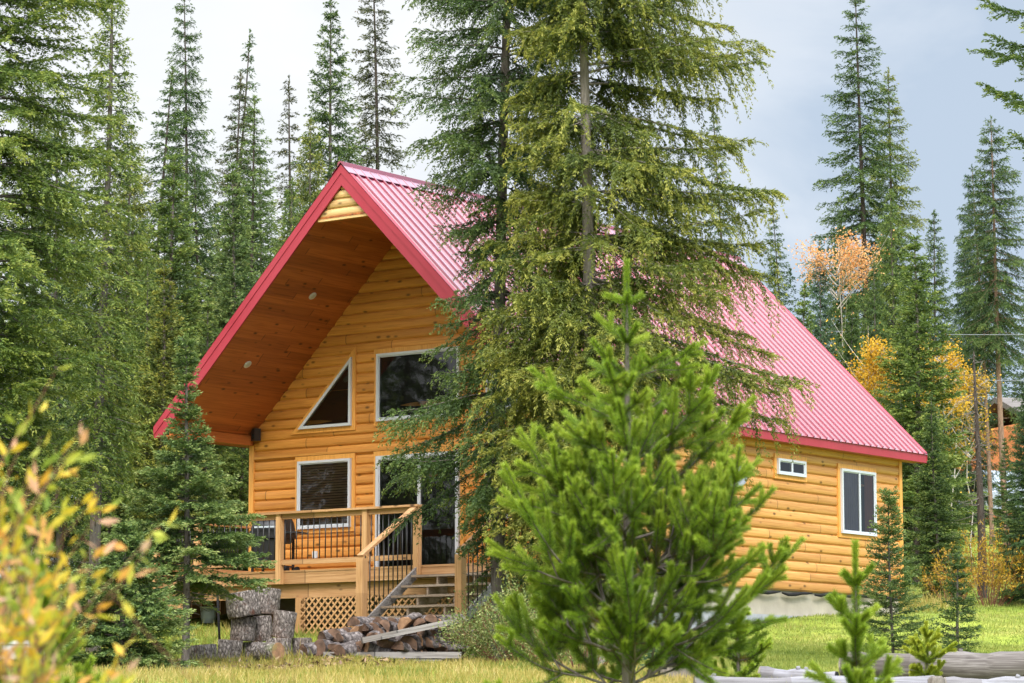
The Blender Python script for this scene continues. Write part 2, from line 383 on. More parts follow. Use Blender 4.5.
def spruce(seed, H, R, cb=0.12, nb=200, power=0.75, el_top=45, el_bot=-8, droop=30, tipup=40, sec_sp=.07, sec_k=.42, sec_max=.5,
           hang=.25, g=.3, sh_len=.11, sh_w=.035, sh_sp=.045, reps=1, trunk_r=.13, sparse=.0, lowshrink=.2, dead=10, thin=None, asym=None, tip=0.0, lim_r=1.0, gapz=0.0, mat=0.0, elvar=6, lvar=(.68, 1.12)):
    rng = np.random.default_rng(seed)
    path, pr, TV, TF = trunk_arrays(rng, H, trunk_r)
    zz = H * (cb + (0.985 - cb) * (1 - (1 - (np.arange(nb) + .5) / nb) ** 1.0) + rng.normal(0, .004, nb))
    if gapz: zz = np.round(zz / gapz) * gapz + rng.normal(0, gapz * .14, nb)
    zz = np.clip(zz, H * cb * .9, H * .99)
    az = np.arange(nb) * 2.39996 + rng.normal(0, .35, nb)
    bs, ds, ls, ws, ts = [], [], [], [], []
    limbP, limbR = [], []
    NP = 9; u = np.linspace(0, 1, NP)
    for i in range(nb):
        z = zz[i]; q = (H - z) / (H * (1 - cb))
        L = R * (q ** power) * rng.uniform(*lvar) * (1 - lowshrink * max(0, (q - .75) / .25))
        L = max(L, .10 + .05 * rng.random())
        if asym is not None: L *= asym(az[i], z)
        if L < .05: continue
        keep = 1.0
        if thin is not None: keep = thin(az[i], z)
        if rng.random() > keep: continue
        el = R_(el_top + (el_bot - el_top) * min(1, q * 1.15) ** .55 + rng.normal(0, elvar)) - R_(droop) * q ** .3 * np.sin(u * PI * .62) + R_(tipup) * u ** 2.5
        aw = az[i] + rng.normal(0, .12) * u
        st = np.stack([np.cos(el) * np.cos(aw), np.cos(el) * np.sin(aw), np.sin(el)], 1) * L / (NP - 1)
        c = np.array([np.interp(z, path[:, 2], path[:, k]) for k in (0, 1)] + [z])
        pts = c + np.concatenate([np.zeros((1, 3)), np.cumsum(st[:-1], 0)], 0)
        r0 = (.006 + .009 * L) * lim_r
        limbP.append(pts); limbR.append(r0 * (1 - .88 * u))
        tan = unit(np.gradient(pts, axis=0))
        side = unit(np.cross(tan, np.array([0, 0, 1.])))
        bare = .10 + .20 * q * rng.random()
        ns = max(5, int(L * (1 - bare) / sec_sp)); 
        uj = bare + (1 - bare) * (np.arange(ns) + rng.random(ns)) / ns
        fj = uj * (NP - 1); k0 = np.clip(fj.astype(int), 0, NP - 2); fr = (fj - k0)[:, None]
        pj = pts[k0] * (1 - fr) + pts[k0 + 1] * fr; tj = unit(tan[k0] * (1 - fr) + tan[k0 + 1] * fr); sj = side[k0]
        sg = np.where(np.arange(ns) % 2 == 0, 1., -1.)[:, None]
        l2 = np.minimum(sec_k * L * (1.02 - uj) ** .8 + .09 + .05 * L, sec_max) * rng.uniform(.5, 1.2, ns)
        A = R_(58) + rng.normal(0, .18, (ns, 1)) - .45 * uj[:, None]
        d2 = unit(tj * np.cos(A) + sj * sg * np.sin(A) + np.array([0, 0, -1.]) * hang * rng.uniform(.3, 1.5, (ns, 1)) + rng.normal(0, .10, (ns, 3)))
        hg = np.ones(ns)
        if mat:      # part of the branchlets lie flat along the limb, the rest hang
            fl_ = rng.random(ns) < mat
            d2[fl_] = unit(d2[fl_] * np.array([1, 1, .25])); l2[fl_] *= .8; hg[fl_] = .25
        if sparse:
            m = rng.random(ns) > sparse * rng.random(); pj, tj, d2, l2, uj, hg = pj[m], tj[m], d2[m], l2[m], uj[m], hg[m]
            if len(pj) == 0: continue
        K = max(1, int(math.ceil(l2.max() / sh_sp)))
        kk = (np.arange(K)[None] + rng.random((len(pj), K))) * sh_sp
        v = kk / l2[:, None]; ok = v < 1
        J, _ = np.nonzero(ok); v = v[ok]
        p3 = pj[J] + d2[J] * (l2[J] * v)[:, None]; p3[:, 2] -= g * hg[J] * l2[J] * v ** 2
        t3 = d2[J].copy(); t3[:, 2] -= 2 * g * hg[J] * v; t3 = unit(t3)
        s3 = unit(np.cross(t3, np.array([0.05, 0.03, 1.]))); sg3 = rng.choice([-1., 1., 0.], len(J), p=[.4, .4, .2])[:, None]
        d3 = unit(t3 * .85 + s3 * sg3 * rng.uniform(.5, .95, (len(J), 1)) + rng.normal(0, .16, (len(J), 3)))
        l3 = sh_len * rng.uniform(.6, 1.25, len(J)) * (1 - .25 * v)
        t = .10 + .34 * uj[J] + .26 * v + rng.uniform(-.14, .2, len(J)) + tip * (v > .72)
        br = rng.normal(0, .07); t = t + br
        bs.append(p3); ds.append(d3); ls.append(l3); ws.append(sh_w * rng.uniform(.75, 1.25, len(J))); ts.append(t)
        # sprigs on the limb itself
        na = int(L * (1 - bare) / sh_sp)
        ua = bare + (1 - bare) * rng.random(na); fj = ua * (NP - 1); k0 = np.clip(fj.astype(int), 0, NP - 2); fr = (fj - k0)[:, None]
        pa = pts[k0] * (1 - fr) + pts[k0 + 1] * fr
        da = unit(tan[k0] + rng.normal(0, .45, (na, 3)))
        bs.append(pa); ds.append(da); ls.append(sh_len * rng.uniform(.7, 1.2, na)); ws.append(sh_w * rng.uniform(.8, 1.2, na)); ts.append(.15 + .4 * ua + rng.uniform(-.1, .2, na))
    # leader
    nl = 40; zl = H - .9 * rng.random(nl) ** 1.5 * min(1, H * .12)
    pl = np.stack([np.interp(zl, path[:, 2], path[:, 0]), np.interp(zl, path[:, 2], path[:, 1]), zl], 1)
    bs.append(pl); ds.append(unit(rng.normal(0, .5, (nl, 3)) + np.array([0, 0, 1.]))); ls.append(np.full(nl, sh_len)); ws.append(np.full(nl, sh_w)); ts.append(np.full(nl, .6))
    b = np.concatenate(bs); d = np.concatenate(ds); l = np.concatenate(ls); w = np.concatenate(ws); t = np.concatenate(ts)
    if reps > 1:
        b = np.tile(b, (reps, 1)); d = unit(np.tile(d, (reps, 1)) + rng.normal(0, .22, (len(b), 3))); l = np.tile(l, reps) * rng.uniform(.7, 1.05, len(b)); w = np.tile(w, reps); t = np.tile(t, reps)
        b = b + rng.normal(0, .012, b.shape)
    V, F = kites(b, d, l, w, rng, .3, .5)
    # dead twigs under the crown
    for _ in range(dead):
        z = H * cb * rng.uniform(.35, 1.25) + .2; a = rng.uniform(0, 2 * PI); L = rng.uniform(.25, .8) * min(1, R * .6)
        el = R_(rng.uniform(-35, 10)) + R_(25) * u
        st = np.stack([np.cos(el) * np.cos(a), np.cos(el) * np.sin(a), np.sin(el)], 1) * L / (NP - 1)
        limbP.append(np.array([np.interp(z, path[:, 2], path[:, 0]), np.interp(z, path[:, 2], path[:, 1]), z]) + np.cumsum(st, 0)); limbR.append(.010 * (1 - .8 * u))
    LV, LF = tubes_np(np.array(limbP), np.array(limbR), 4)
    TV2 = np.concatenate([TV, LV]); TF2 = np.concatenate([TF, LF + len(TV)])
    return (TV2, TF2), (V, F, np.repeat(t, 4))

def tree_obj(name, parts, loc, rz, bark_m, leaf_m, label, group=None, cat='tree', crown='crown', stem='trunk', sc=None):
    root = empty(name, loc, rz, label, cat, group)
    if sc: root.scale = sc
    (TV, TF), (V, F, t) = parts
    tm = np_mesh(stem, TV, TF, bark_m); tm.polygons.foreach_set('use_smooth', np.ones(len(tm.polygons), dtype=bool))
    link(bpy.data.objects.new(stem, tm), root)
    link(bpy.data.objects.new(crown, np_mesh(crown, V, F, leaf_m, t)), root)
    return root

def copy_tree(src, loc, rz, sc, leaf_m=None, bark_m=None, label=None, group=None, name=None):
    r = src.copy(); COL.objects.link(r); r.location = loc; r.rotation_euler = (0, 0, rz); r.scale = sc
    if name: r.name = name
    if label: r['label'] = label
    if group: r['group'] = group
    elif 'group' in r: del r['group']
    for ch in src.children:
        c = ch.copy(); COL.objects.link(c); c.parent = r
        mm = leaf_m if ch.name.split('.')[0] == 'crown' else bark_m
        if mm:
            c.material_slots[0].link = 'OBJECT'; c.material_slots[0].material = mm
    return r

def pine(seed, H, years=8, br_years=7, leader=.30, lat=.17, nlen=.05, nper=420, twig=1.0, keep=3, spread=58, base_bare=1, needle_w=.0032):
    """young lodgepole pine: whorls of up-curving shoots bristling with needles"""
    rng = np.random.default_rng(seed)
    segs = []; limbP = []; limbR = []
    def grow(o, d, age, seglen, order, up):
        o = o.copy(); pts = [o.copy()]
        for yv in range(age, 0, -1):
            ln = seglen * rng.uniform(.75, 1.2) * (1.0 if yv > 1 else 1.05)
            d = unit(d + np.array([0, 0, 1.]) * up + rng.normal(0, .07, 3))
            e = o + d * ln
            if yv <= keep + (rng.random() < .4): segs.append((o.copy(), e.copy(), yv))
            if yv > 1:
                nlat = rng.integers(1, 4) if order == 1 else (rng.integers(0, 3) if order == 2 else 0)
                for k in range(nlat):
                    s = unit(np.cross(d, rng.normal(size=3)))
                    grow(e, unit(d * .75 + s * .75 + np.array([0, 0, .15])), max(1, yv - 1 - (rng.random() < .5)), seglen * .74, order + 1, up * .9)
            o = e; pts.append(o.copy())
        P = np.array(pts); n = 8
        ti = np.linspace(0, len(P) - 1, n); P8 = np.stack([np.interp(ti, np.arange(len(P)), P[:, k]) for k in range(3)], 1)
        limbP.append(P8); limbR.append((.004 + .0022 * age) * twig * (1 - .6 * np.linspace(0, 1, n)))
    zc = H; z_nodes = []
    ln = leader
    for y in range(years):
        z_nodes.append((zc - ln, y + 1)); 
        segs.append((np.array([0, 0, zc - ln]), np.array([0, 0, zc]), y + 1)) if y < keep + 1 else None
        zc -= ln; ln = leader * rng.uniform(.8, 1.1)
        if zc < .15: break
    for z, age in z_nodes[:len(z_nodes) - base_bare]:
        nbw = rng.integers(4, 6); a0 = rng.uniform(0, 6)
        for k in range(nbw):
            a = a0 + k * 2 * PI / nbw + rng.normal(0, .25)
            inc = R_(spread + 14 * min(1, age / 6) + rng.normal(0, 7))
            d = np.array([math.sin(inc) * math.cos(a), math.sin(inc) * math.sin(a), math.cos(inc)])
            grow(np.array([0, 0, z - rng.uniform(0, .04)]), d, max(1, min(age, br_years) - (rng.random() < .3)), lat * rng.uniform(.7, 1.25), 1, .13)
    path, pr, TV, TF = trunk_arrays(rng, H, .012 + .012 * H, 8, 0.0, 20, .006)
    LV, LF = tubes_np(np.array(limbP), np.array(limbR), 5)
    TV2 = np.concatenate([TV, LV]); TF2 = np.concatenate([TF, LF + len(TV)])
    a = np.array([s[0] for s in segs]); e = np.array([s[1] for s in segs]); age = np.array([s[2] for s in segs])
    L = np.linalg.norm(e - a, axis=1); cnt = np.maximum(20, (nper * L / leader * np.where(age <= 1, 1.15, np.where(age == 2, 1.0, .7))).astype(int))
    J = np.repeat(np.arange(len(segs)), cnt); v = rng.random(len(J))
    ax = unit(e - a)[J]; p = a[J] + ax * (L[J] * v)[:, None]
    s = unit(np.cross(ax, rng.normal(size=(len(J), 3))))
    ang = R_(1) * np.where(age[J] <= 1, 44 + rng.normal(0, 10, len(J)), 58 + rng.normal(0, 12, len(J)))
    d = unit(ax * np.cos(ang)[:, None] + s * np.sin(ang)[:, None] + np.array([0, 0, .12]))
    l = nlen * rng.uniform(.75, 1.15, len(J)) * np.where(age[J] <= 1, .9, 1.0)
    V, F = kites(p, d, l, np.full(len(J), needle_w), rng, .2, .3)
    t = np.where(age[J] <= 1, .62, np.where(age[J] == 2, .42, .27)) + rng.uniform(-.3, .3, len(J)) + .14 * v + rng.normal(0, .09, len(segs))[J]
    return (TV2, TF2), (V, F, np.repeat(t, 4))

def leafy(seed, stems, leaf_l, leaf_w, n_leaf, spread=.12, r0=.012, flat=.4, clump=None, sub=3):
    """shrub or small broadleaf tree: stems is a list of point paths; leaves in clumps along side twigs"""
    rng = np.random.default_rng(seed)
    LP, LR, bs, ds = [], [], [], []
    for P in stems:
        P = np.array(P, float); n = 8
        ti = np.linspace(0, len(P) - 1, n); P8 = np.stack([np.interp(ti, np.arange(len(P)), P[:, k]) for k in range(3)], 1)
        P8[1:] += rng.normal(0, .012 * np.linalg.norm(P[-1] - P[0]), (n - 1, 3))
        LP.append(P8); LR.append(r0 * (1 - .8 * np.linspace(0, 1, n)))
        Ls = np.linalg.norm(P[-1] - P[0])
        for k in range(sub):
            f = rng.uniform(.3, .98) * (n - 1); k0 = min(int(f), n - 2); o = P8[k0] + (P8[k0 + 1] - P8[k0]) * (f - k0)
            ax = unit(P8[k0 + 1] - P8[k0]); d = unit(ax * .8 + unit(np.cross(ax, rng.normal(size=3))) * .7)
            l = Ls * rng.uniform(.12, .3); Q = o + d * l * np.linspace(0, 1, n)[:, None] + np.array([0, 0, .15]) * l * (np.linspace(0, 1, n)[:, None] ** 2)
            LP.append(Q); LR.append(r0 * .4 * (1 - .7 * np.linspace(0, 1, n)))
            m = max(2, int(n_leaf)); v = rng.random(m) ** .8 * (n - 1); k1 = np.clip(v.astype(int), 0, n - 2)
            pp = Q[k1] + (Q[k1 + 1] - Q[k1]) * (v - k1)[:, None]
            bs.append(pp + rng.normal(0, spread * .25, pp.shape)); ds.append(unit(d + rng.normal(0, .7, pp.shape) + np.array([0, 0, flat * .3])))
        m = max(2, int(n_leaf)); v = (.25 + .75 * rng.random(m)) * (n - 1); k1 = np.clip(v.astype(int), 0, n - 2)
        pp = P8[k1] + (P8[k1 + 1] - P8[k1]) * (v - k1)[:, None]
        bs.append(pp + rng.normal(0, spread * .25, pp.shape)); ds.append(unit(unit(P8[k1 + 1] - P8[k1]) + rng.normal(0, .7, pp.shape)))
    b = np.concatenate(bs); d = np.concatenate(ds); nL = len(b)
    V, F = kites(b, d, leaf_l * rng.uniform(.7, 1.2, nL), leaf_w * rng.uniform(.75, 1.2, nL), rng, .18, .45)
    TV, TF = tubes_np(np.array(LP), np.array(LR), 5)
    return (TV, TF), (V, F, np.repeat(np.clip(rng.normal(.5, .28, nL), 0, 1), 4))
# ------------------------------------------------------------------ world, sun, camera
SUN_EL, SUN_AZ = R_(42), R_(132)          # azimuth clockwise from +Y
w_ = bpy.data.worlds.new('World'); S.world = w_; w_.use_nodes = True
nt = w_.node_tree; nt.nodes.clear()
wo = nt.nodes.new('ShaderNodeOutputWorld'); bg = nt.nodes.new('ShaderNodeBackground')
sky = nt.nodes.new('ShaderNodeTexSky'); sky.sky_type = 'NISHITA'; sky.sun_disc = False
sky.sun_elevation = SUN_EL; sky.sun_rotation = SUN_AZ; sky.air_density = 1.0; sky.dust_density = 2.0; sky.altitude = 1200
# cloud deck: bright thin overcast with a blue-grey bank over the right of the valley
tc = nt.nodes.new('ShaderNodeTexCoord')
mp = nt.nodes.new('ShaderNodeMapping'); mp.inputs['Scale'].default_value = (1, 1, 2.2); mp.inputs['Location'].default_value = (.3, 1.7, .2)
nt.links.new(tc.outputs['Generated'], mp.inputs[0])
cn = noise(nt, mp.outputs[0], 9.0, 5, .55, .5)
dp = N(nt, 'ShaderNodeVectorMath', operation='DOT_PRODUCT')
nt.links.new(tc.outputs['Generated'], dp.inputs[0])
_b = Vector((RGT[0], RGT[1], -0.30)).normalized(); dp.inputs[1].default_value = _b
mr = N(nt, 'ShaderNodeMapRange'); nt.links.new(dp.outputs['Value'], mr.inputs[0])
mr.inputs[1].default_value = -.10; mr.inputs[2].default_value = .14; mr.inputs[3].default_value = 0; mr.inputs[4].default_value = 1
ad = N(nt, 'ShaderNodeMath', operation='MULTIPLY_ADD'); nt.links.new(cn, ad.inputs[0]); ad.inputs[1].default_value = .6; nt.links.new(mr.outputs[0], ad.inputs[2])
cl = ramp(nt, ad.outputs[0], [(.12, (5.3, 5.3, 5.3)), (.36, (4.7, 4.8, 4.9)), (.55, (4.1, 4.3, 4.55)), (.82, (3.6, 3.95, 4.4)), (1.0, (2.7, 3.2, 3.85))])
sep = nt.nodes.new('ShaderNodeSeparateXYZ'); nt.links.new(tc.outputs['Generated'], sep.inputs[0])
zr_ = N(nt, 'ShaderNodeMapRange'); nt.links.new(sep.outputs[2], zr_.inputs[0])       # an overcast sky brightens towards the zenith
zr_.inputs[1].default_value = .30; zr_.inputs[2].default_value = .75; zr_.inputs[3].default_value = 1.0; zr_.inputs[4].default_value = 4.0
vm = N(nt, 'ShaderNodeVectorMath', operation='SCALE'); nt.links.new(cl, vm.inputs[0]); nt.links.new(zr_.outputs[0], vm.inputs['Scale'])
# thin cloud glowing round the hidden sun
dps = N(nt, 'ShaderNodeVectorMath', operation='DOT_PRODUCT'); nt.links.new(tc.outputs['Generated'], dps.inputs[0])
dps.inputs[1].default_value = (math.sin(SUN_AZ) * math.cos(SUN_EL), math.cos(SUN_AZ) * math.cos(SUN_EL), math.sin(SUN_EL))
gr = N(nt, 'ShaderNodeMapRange', interpolation_type='SMOOTHSTEP'); nt.links.new(dps.outputs['Value'], gr.inputs[0])
gr.inputs[1].default_value = .30; gr.inputs[2].default_value = 1.0; gr.inputs[3].default_value = 1.0; gr.inputs[4].default_value = 2.4
vm2 = N(nt, 'ShaderNodeVectorMath', operation='SCALE'); nt.links.new(vm.outputs[0], vm2.inputs[0]); nt.links.new(gr.outputs[0], vm2.inputs['Scale'])
sm = mixc(nt, .94, sky.outputs[0], vm2.outputs[0])
nt.links.new(sm, bg.inputs[0]); bg.inputs[1].default_value = .10
nt.links.new(bg.outputs[0], wo.inputs[0])

sl = bpy.data.lights.new('sun', 'SUN'); sl.energy = 1.5; sl.angle = R_(14); sl.color = (1, .95, .88)
so = bpy.data.objects.new('sun', sl); COL.objects.link(so)
sd = Vector((math.sin(SUN_AZ) * math.cos(SUN_EL), math.cos(SUN_AZ) * math.cos(SUN_EL), math.sin(SUN_EL)))
so.rotation_euler = (-sd).to_track_quat('-Z', 'Y').to_euler(); so.location = (30, -30, 40)

cam = bpy.data.cameras.new('camera'); co = bpy.data.objects.new('camera', cam); COL.objects.link(co)
co.location = CAMP; co.rotation_euler = (PI / 2 + PITCH, 0, YAW)
cam.sensor_width = 36; cam.lens = FPX * 36 / 1024; cam.clip_end = 3000; cam.clip_start = .5
cam.dof.use_dof = True; cam.dof.focus_distance = 52; cam.dof.aperture_fstop = 6.8
S.camera = co
S.view_settings.view_transform = 'Standard'; S.view_settings.look = 'None'
S.view_settings.exposure = 1.03; S.view_settings.gamma = 1
S.render.engine = 'CYCLES'
c_ = S.cycles; c_.max_bounces = 5; c_.diffuse_bounces = 3; c_.glossy_bounces = 3; c_.transmission_bounces = 4; c_.transparent_max_bounces = 6
c_.use_denoising = True; c_.caustics_reflective = False; c_.caustics_refractive = False

# ------------------------------------------------------------------ ground
def ground_mat():
    m, nt, b, o = mat_new('meadow_ground')
    v = coords(nt)
    n1 = noise(nt, v, .35, 5); n2 = noise(nt, v, 2.2, 5, .65); n3 = noise(nt, v, 26, 3)
    c1 = ramp(nt, n1, [(.35, (.14, .19, .03)), (.55, (.20, .24, .04)), (.7, (.27, .26, .07))])
    c2 = ramp(nt, n2, [(.35, (.60, .62, .5)), (.6, (1.15, 1.12, 1.0))])
    c = mixc(nt, 1, c1, c2, 'MULTIPLY')
    nt.links.new(c, b.inputs['Base Color']); b.inputs['Roughness'].default_value = .95; b.inputs['Specular IOR Level'].default_value = .1
    bump(nt, b, n3, .6, .05)
    return m
M['ground'] = ground_mat()
ss = np.concatenate([np.linspace(-30, 30, 31), np.linspace(31, 80, 99), np.linspace(84, 200, 40), np.linspace(215, 900, 30)])
tt = np.concatenate([np.linspace(-700, -45, 26), np.linspace(-42, 42, 141), np.linspace(45, 700, 26)])
SS, TT = np.meshgrid(ss, tt, indexing='ij')
X = CAMP[0] + FWD[0] * SS + RGT[0] * TT; Y = CAMP[1] + FWD[1] * SS + RGT[1] * TT
Zg = terrain(X, Y)
gi = np.arange(SS.size).reshape(SS.shape)
GF = np.stack([gi[:-1, :-1], gi[:-1, 1:], gi[1:, 1:], gi[1:, :-1]], -1).reshape(-1, 4)[:, ::-1]
gm = np_mesh('ground', np.stack([X, Y, Zg], -1).reshape(-1, 3), GF, M['ground'])
gm.polygons.foreach_set('use_smooth', np.ones(len(gm.polygons), dtype=bool))
tag(link(bpy.data.objects.new('ground', gm)), kind='structure')

# ------------------------------------------------------------------ the cabin
W, LEN, DF, DB, ZR, ZE, ZS, SL, EV = 4.28, 10.59, 2.453, .60, 7.215, 2.657, 6.855, .989, 4.608
LOG = .195
house = empty('log_cabin', (0, 0, 0), 0, 'golden log cabin with steep red metal roof and deep front overhang', 'cabin')

def log_wall(axis, const, sgn, a0, a1, z0, z1, lim, mat, name='wall'):
    """half-log siding: each course bulges out; lim(z) gives the half width under the gable"""
    mb = MB(); K = 6; n0 = int(math.floor(z0 / LOG)); z = n0 * LOG
    rnd = random.Random(int(const * 10) + axis)
    while z < z1 - .01:
        rows = []
        bj = .034 * rnd.uniform(.8, 1.15)
        for k in range(K + 1):
            zz = min(max(z + LOG * k / K, z0), z1); e = 2 * k / K - 1
            bl = bj * math.sqrt(max(0, 1 - abs(e) ** 2.4)) - .006 * (abs(e) > .99)
            h = lim(zz) if lim else None
            lo, hi = (max(a0, -h), min(a1, h)) if lim else (a0, a1)
            nseg = 6
            rows.append([(lo + (hi - lo) * j / nseg, bl * (1 + .12 * math.sin(j * 2.1 + z * 9)), zz) for j in range(nseg + 1)])
        for k in range(K):
            vs = []
            for r in (rows[k], rows[k + 1]):
                for a, bl, zz in r:
                    vs.append((a, const + sgn * bl, zz) if axis == 0 else (const + sgn * bl, a, zz))
            n = len(rows[k])
            fs = [(j, j + 1, n + j + 1, n + j) for j in range(n - 1)]
            if (axis == 0 and sgn > 0) or (axis == 1 and sgn < 0): fs = [f[::-1] for f in fs]
            mb.add(vs, fs, 0, k not in (0, K - 1))
        z += LOG
    return mb.build(name, mat, house)

gab = lambda z: max(.0, min(W, (ZS - z) / SL))
log_wall(0, 0, -1, -W, W, -.39, ZS, gab, M['log_x'])
log_wall(0, LEN, 1, -W, W, -.39, ZS, gab, M['log_x'])
log_wall(1, W, 1, 0, LEN, -.39, 2.47, None, M['log_y'])
log_wall(1, -W, -1, 0, LEN, -.39, 2.47, None, M['log_y'])
MB().box(-W + .06, W - .045, .045, LEN - .045, -1.9, -.385).build('foundation', M['concrete'], house)
MB().box(W - .04, W + .10, .0, LEN + .05, -1.9, -.88).build('foundation_ledge', M['grey_ledge'], house)
# corner boards
for sx in (-1, 1):
    for yy in (0, LEN):
        mb = MB()
        s2 = -1 if yy == 0 else 1
        mb.box(min(sx * (W + .045), sx * (W - .075)), max(sx * (W + .045), sx * (W - .075)), min(yy + s2 * .05, yy - s2 * .075), max(yy + s2 * .05, yy - s2 * .075), -.39, 2.46)
        mb.build('corner_board', M['trim_z'], house)
MB().box(-W + .08, W - .08, -.062, -.002, 2.185, 2.235).build('belt_board', M['trim_x'], house)
# sagging dark flashing strip at the base of the side wall
mb = MB(); rr = random.Random(4)
for k in range(5):
    y0 = 4.6 + k * 1.2
    pts = [(W + .03 + rr.uniform(0, .03), y0 + j * .22, -.415 - .03 * math.sin(j * .62 + k) - rr.uniform(0, .025)) for j in range(6)]
    mb.tube(pts, [.018, .032, .036, .034, .03, .014], 6, jit=.2)
mb.build('flashing_strip', M['char'], house)

# roof: ribbed sheets on both slopes
RIB = .250
nrm = math.hypot(1, SL)
def roof_slope(sx):
    ys, hs = [], []
    y = -DF + .03
    prof = [(0, 0), (.176, 0), (.184, .041), (.200, .041), (.216, 0)]
    while y < LEN + DB - .01:
        for dy, h in prof:
            if y + dy < LEN + DB: ys.append(y + dy); hs.append(h)
        y += RIB
    ys.append(LEN + DB); hs.append(0)
    mb = MB(); vs = []
    nx, nz = SL / nrm, 1 / nrm
    ds = [0.0, .25, .5, .75, 1.0]
    for d in ds:
        for yy, h in zip(ys, hs):
            x = d * (EV + .03); z = ZR - SL * x
            vs.append((sx * (x + nx * h), yy, z + nz * h))
    n = len(ys); fs = []
    for r in range(len(ds) - 1):
        for k in range(n - 1):
            f = (r * n + k, (r + 1) * n + k, (r + 1) * n + k + 1, r * n + k + 1)
            fs.append(f if sx > 0 else f[::-1])
    mb.add(vs, fs)
    return mb
roof = roof_slope(1).build('roof', M['roof'], house)
roof_slope(-1).build('roof', M['roof'], house)
# ridge cap
mb = MB()
for sx in (-1, 1):
    a = [(0, -DF - .03, ZR + .075), (sx * .06, -DF - .03, ZR + .055), (sx * .07, -DF - .03, ZR - .07 + .045), (sx * .21, -DF - .03, ZR - .21 * SL + .048), (sx * .21, -DF - .03, ZR - .21 * SL + .036), (0, -DF - .03, ZR + .045)]
    if sx < 0: a = a[::-1]
    mb.prism(a, (0, LEN + DB + DF + .06, 0))
mb.build('ridge_cap', M['roof'], roof)
# rake and eave fascias, with the drip flashing one step proud
def rake(y0, y1, sx, top, bot, xin=0, ext=0):
    xo = EV + ext
    return [(0, y0, ZR + top), (sx * xo, y0, ZR + top - SL * xo), (sx * xo, y0, max(ZR + bot - SL * xo, ZE - .205)), (sx * (ZR + bot - (ZE - .205)) / SL if ZR + bot - SL * xo < ZE - .205 else sx * xo, y0, max(ZR + bot - SL * xo, ZE - .205)), (0, y0, ZR + bot)]
for yy, out in ((-DF, -1), (LEN + DB, 1)):
    for sx in (-1, 1):
        mb = MB()
        mb.prism(rake(yy, 0, sx, -.012, -.375), (0, -out * .04, 0))
        mb.prism(rake(yy + out * .012, 0, sx, .024, -.15, ext=.012), (0, -out * .011, 0))
        mb.prism([(sx * 0, yy + out * .012, ZR + .024), (sx * (EV + .012), yy + out * .012, ZR + .024 - SL * (EV + .012)), (sx * (EV + .012), yy + out * .012, ZR + .012 - SL * (EV + .012)), (0, yy + out * .012, ZR + .012)], (0, -out * .12, 0))
        mb.build('fascia', M['fascia'], roof)
for sx in (-1, 1):
    x0, x1 = sorted((sx * (EV - .028), sx * (EV + .002)))
    MB().box(x0, x1, -DF + .042, LEN + DB - .042, ZE - .20, ZE - .02).build('fascia', M['fascia'], roof)
    x0, x1 = sorted((sx * (EV - .03), sx * (W - .0)))
    MB().box(x0, x1, -DF + .042, LEN + DB - .042, ZE - .195, ZE - .165).build('eave_soffit', M['soffit'], roof)
# porch soffit: two sloping boarded planes, a flat strip under the ridge, boxed eave returns
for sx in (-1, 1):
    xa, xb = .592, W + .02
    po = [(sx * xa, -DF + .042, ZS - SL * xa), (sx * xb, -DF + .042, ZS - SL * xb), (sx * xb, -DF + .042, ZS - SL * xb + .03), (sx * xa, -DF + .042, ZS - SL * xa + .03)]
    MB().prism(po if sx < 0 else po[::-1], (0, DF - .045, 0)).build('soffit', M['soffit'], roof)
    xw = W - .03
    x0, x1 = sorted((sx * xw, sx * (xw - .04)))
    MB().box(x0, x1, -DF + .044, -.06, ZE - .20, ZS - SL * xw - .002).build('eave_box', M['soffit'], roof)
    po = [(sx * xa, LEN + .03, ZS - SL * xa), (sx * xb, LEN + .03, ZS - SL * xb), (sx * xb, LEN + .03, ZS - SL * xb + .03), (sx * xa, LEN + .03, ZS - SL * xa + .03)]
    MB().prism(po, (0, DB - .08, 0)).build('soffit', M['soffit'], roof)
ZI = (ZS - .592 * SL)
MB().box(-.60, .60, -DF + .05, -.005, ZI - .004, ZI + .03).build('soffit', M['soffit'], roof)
# little log infill in the peak
mb = MB(); z = ZI
while z < ZS - .05:
    z2 = min(z + .17, ZS - .02); K = 6
    for k in range(K):
        a, b = z + (z2 - z) * k / K, z + (z2 - z) * (k + 1) / K
        f = lambda t: .045 * math.sqrt(max(0, 1 - (2 * (t - z) / (z2 - z) - 1) ** 2))
        ha, hb = (ZS - a) / SL, (ZS - b) / SL
        ya, yb = -DF + .10 - f(a), -DF + .10 - f(b)
        mb.add([(-ha, ya, a), (ha, ya, a), (hb, yb, b), (-hb, yb, b)], [(0, 1, 2, 3)], 0, True)
    z = z2
mb.box(-.60, .60, -DF + .055, -DF + .13, ZI - .05, ZI - .006)
mb.build('peak_infill', M['pale_log'], house)

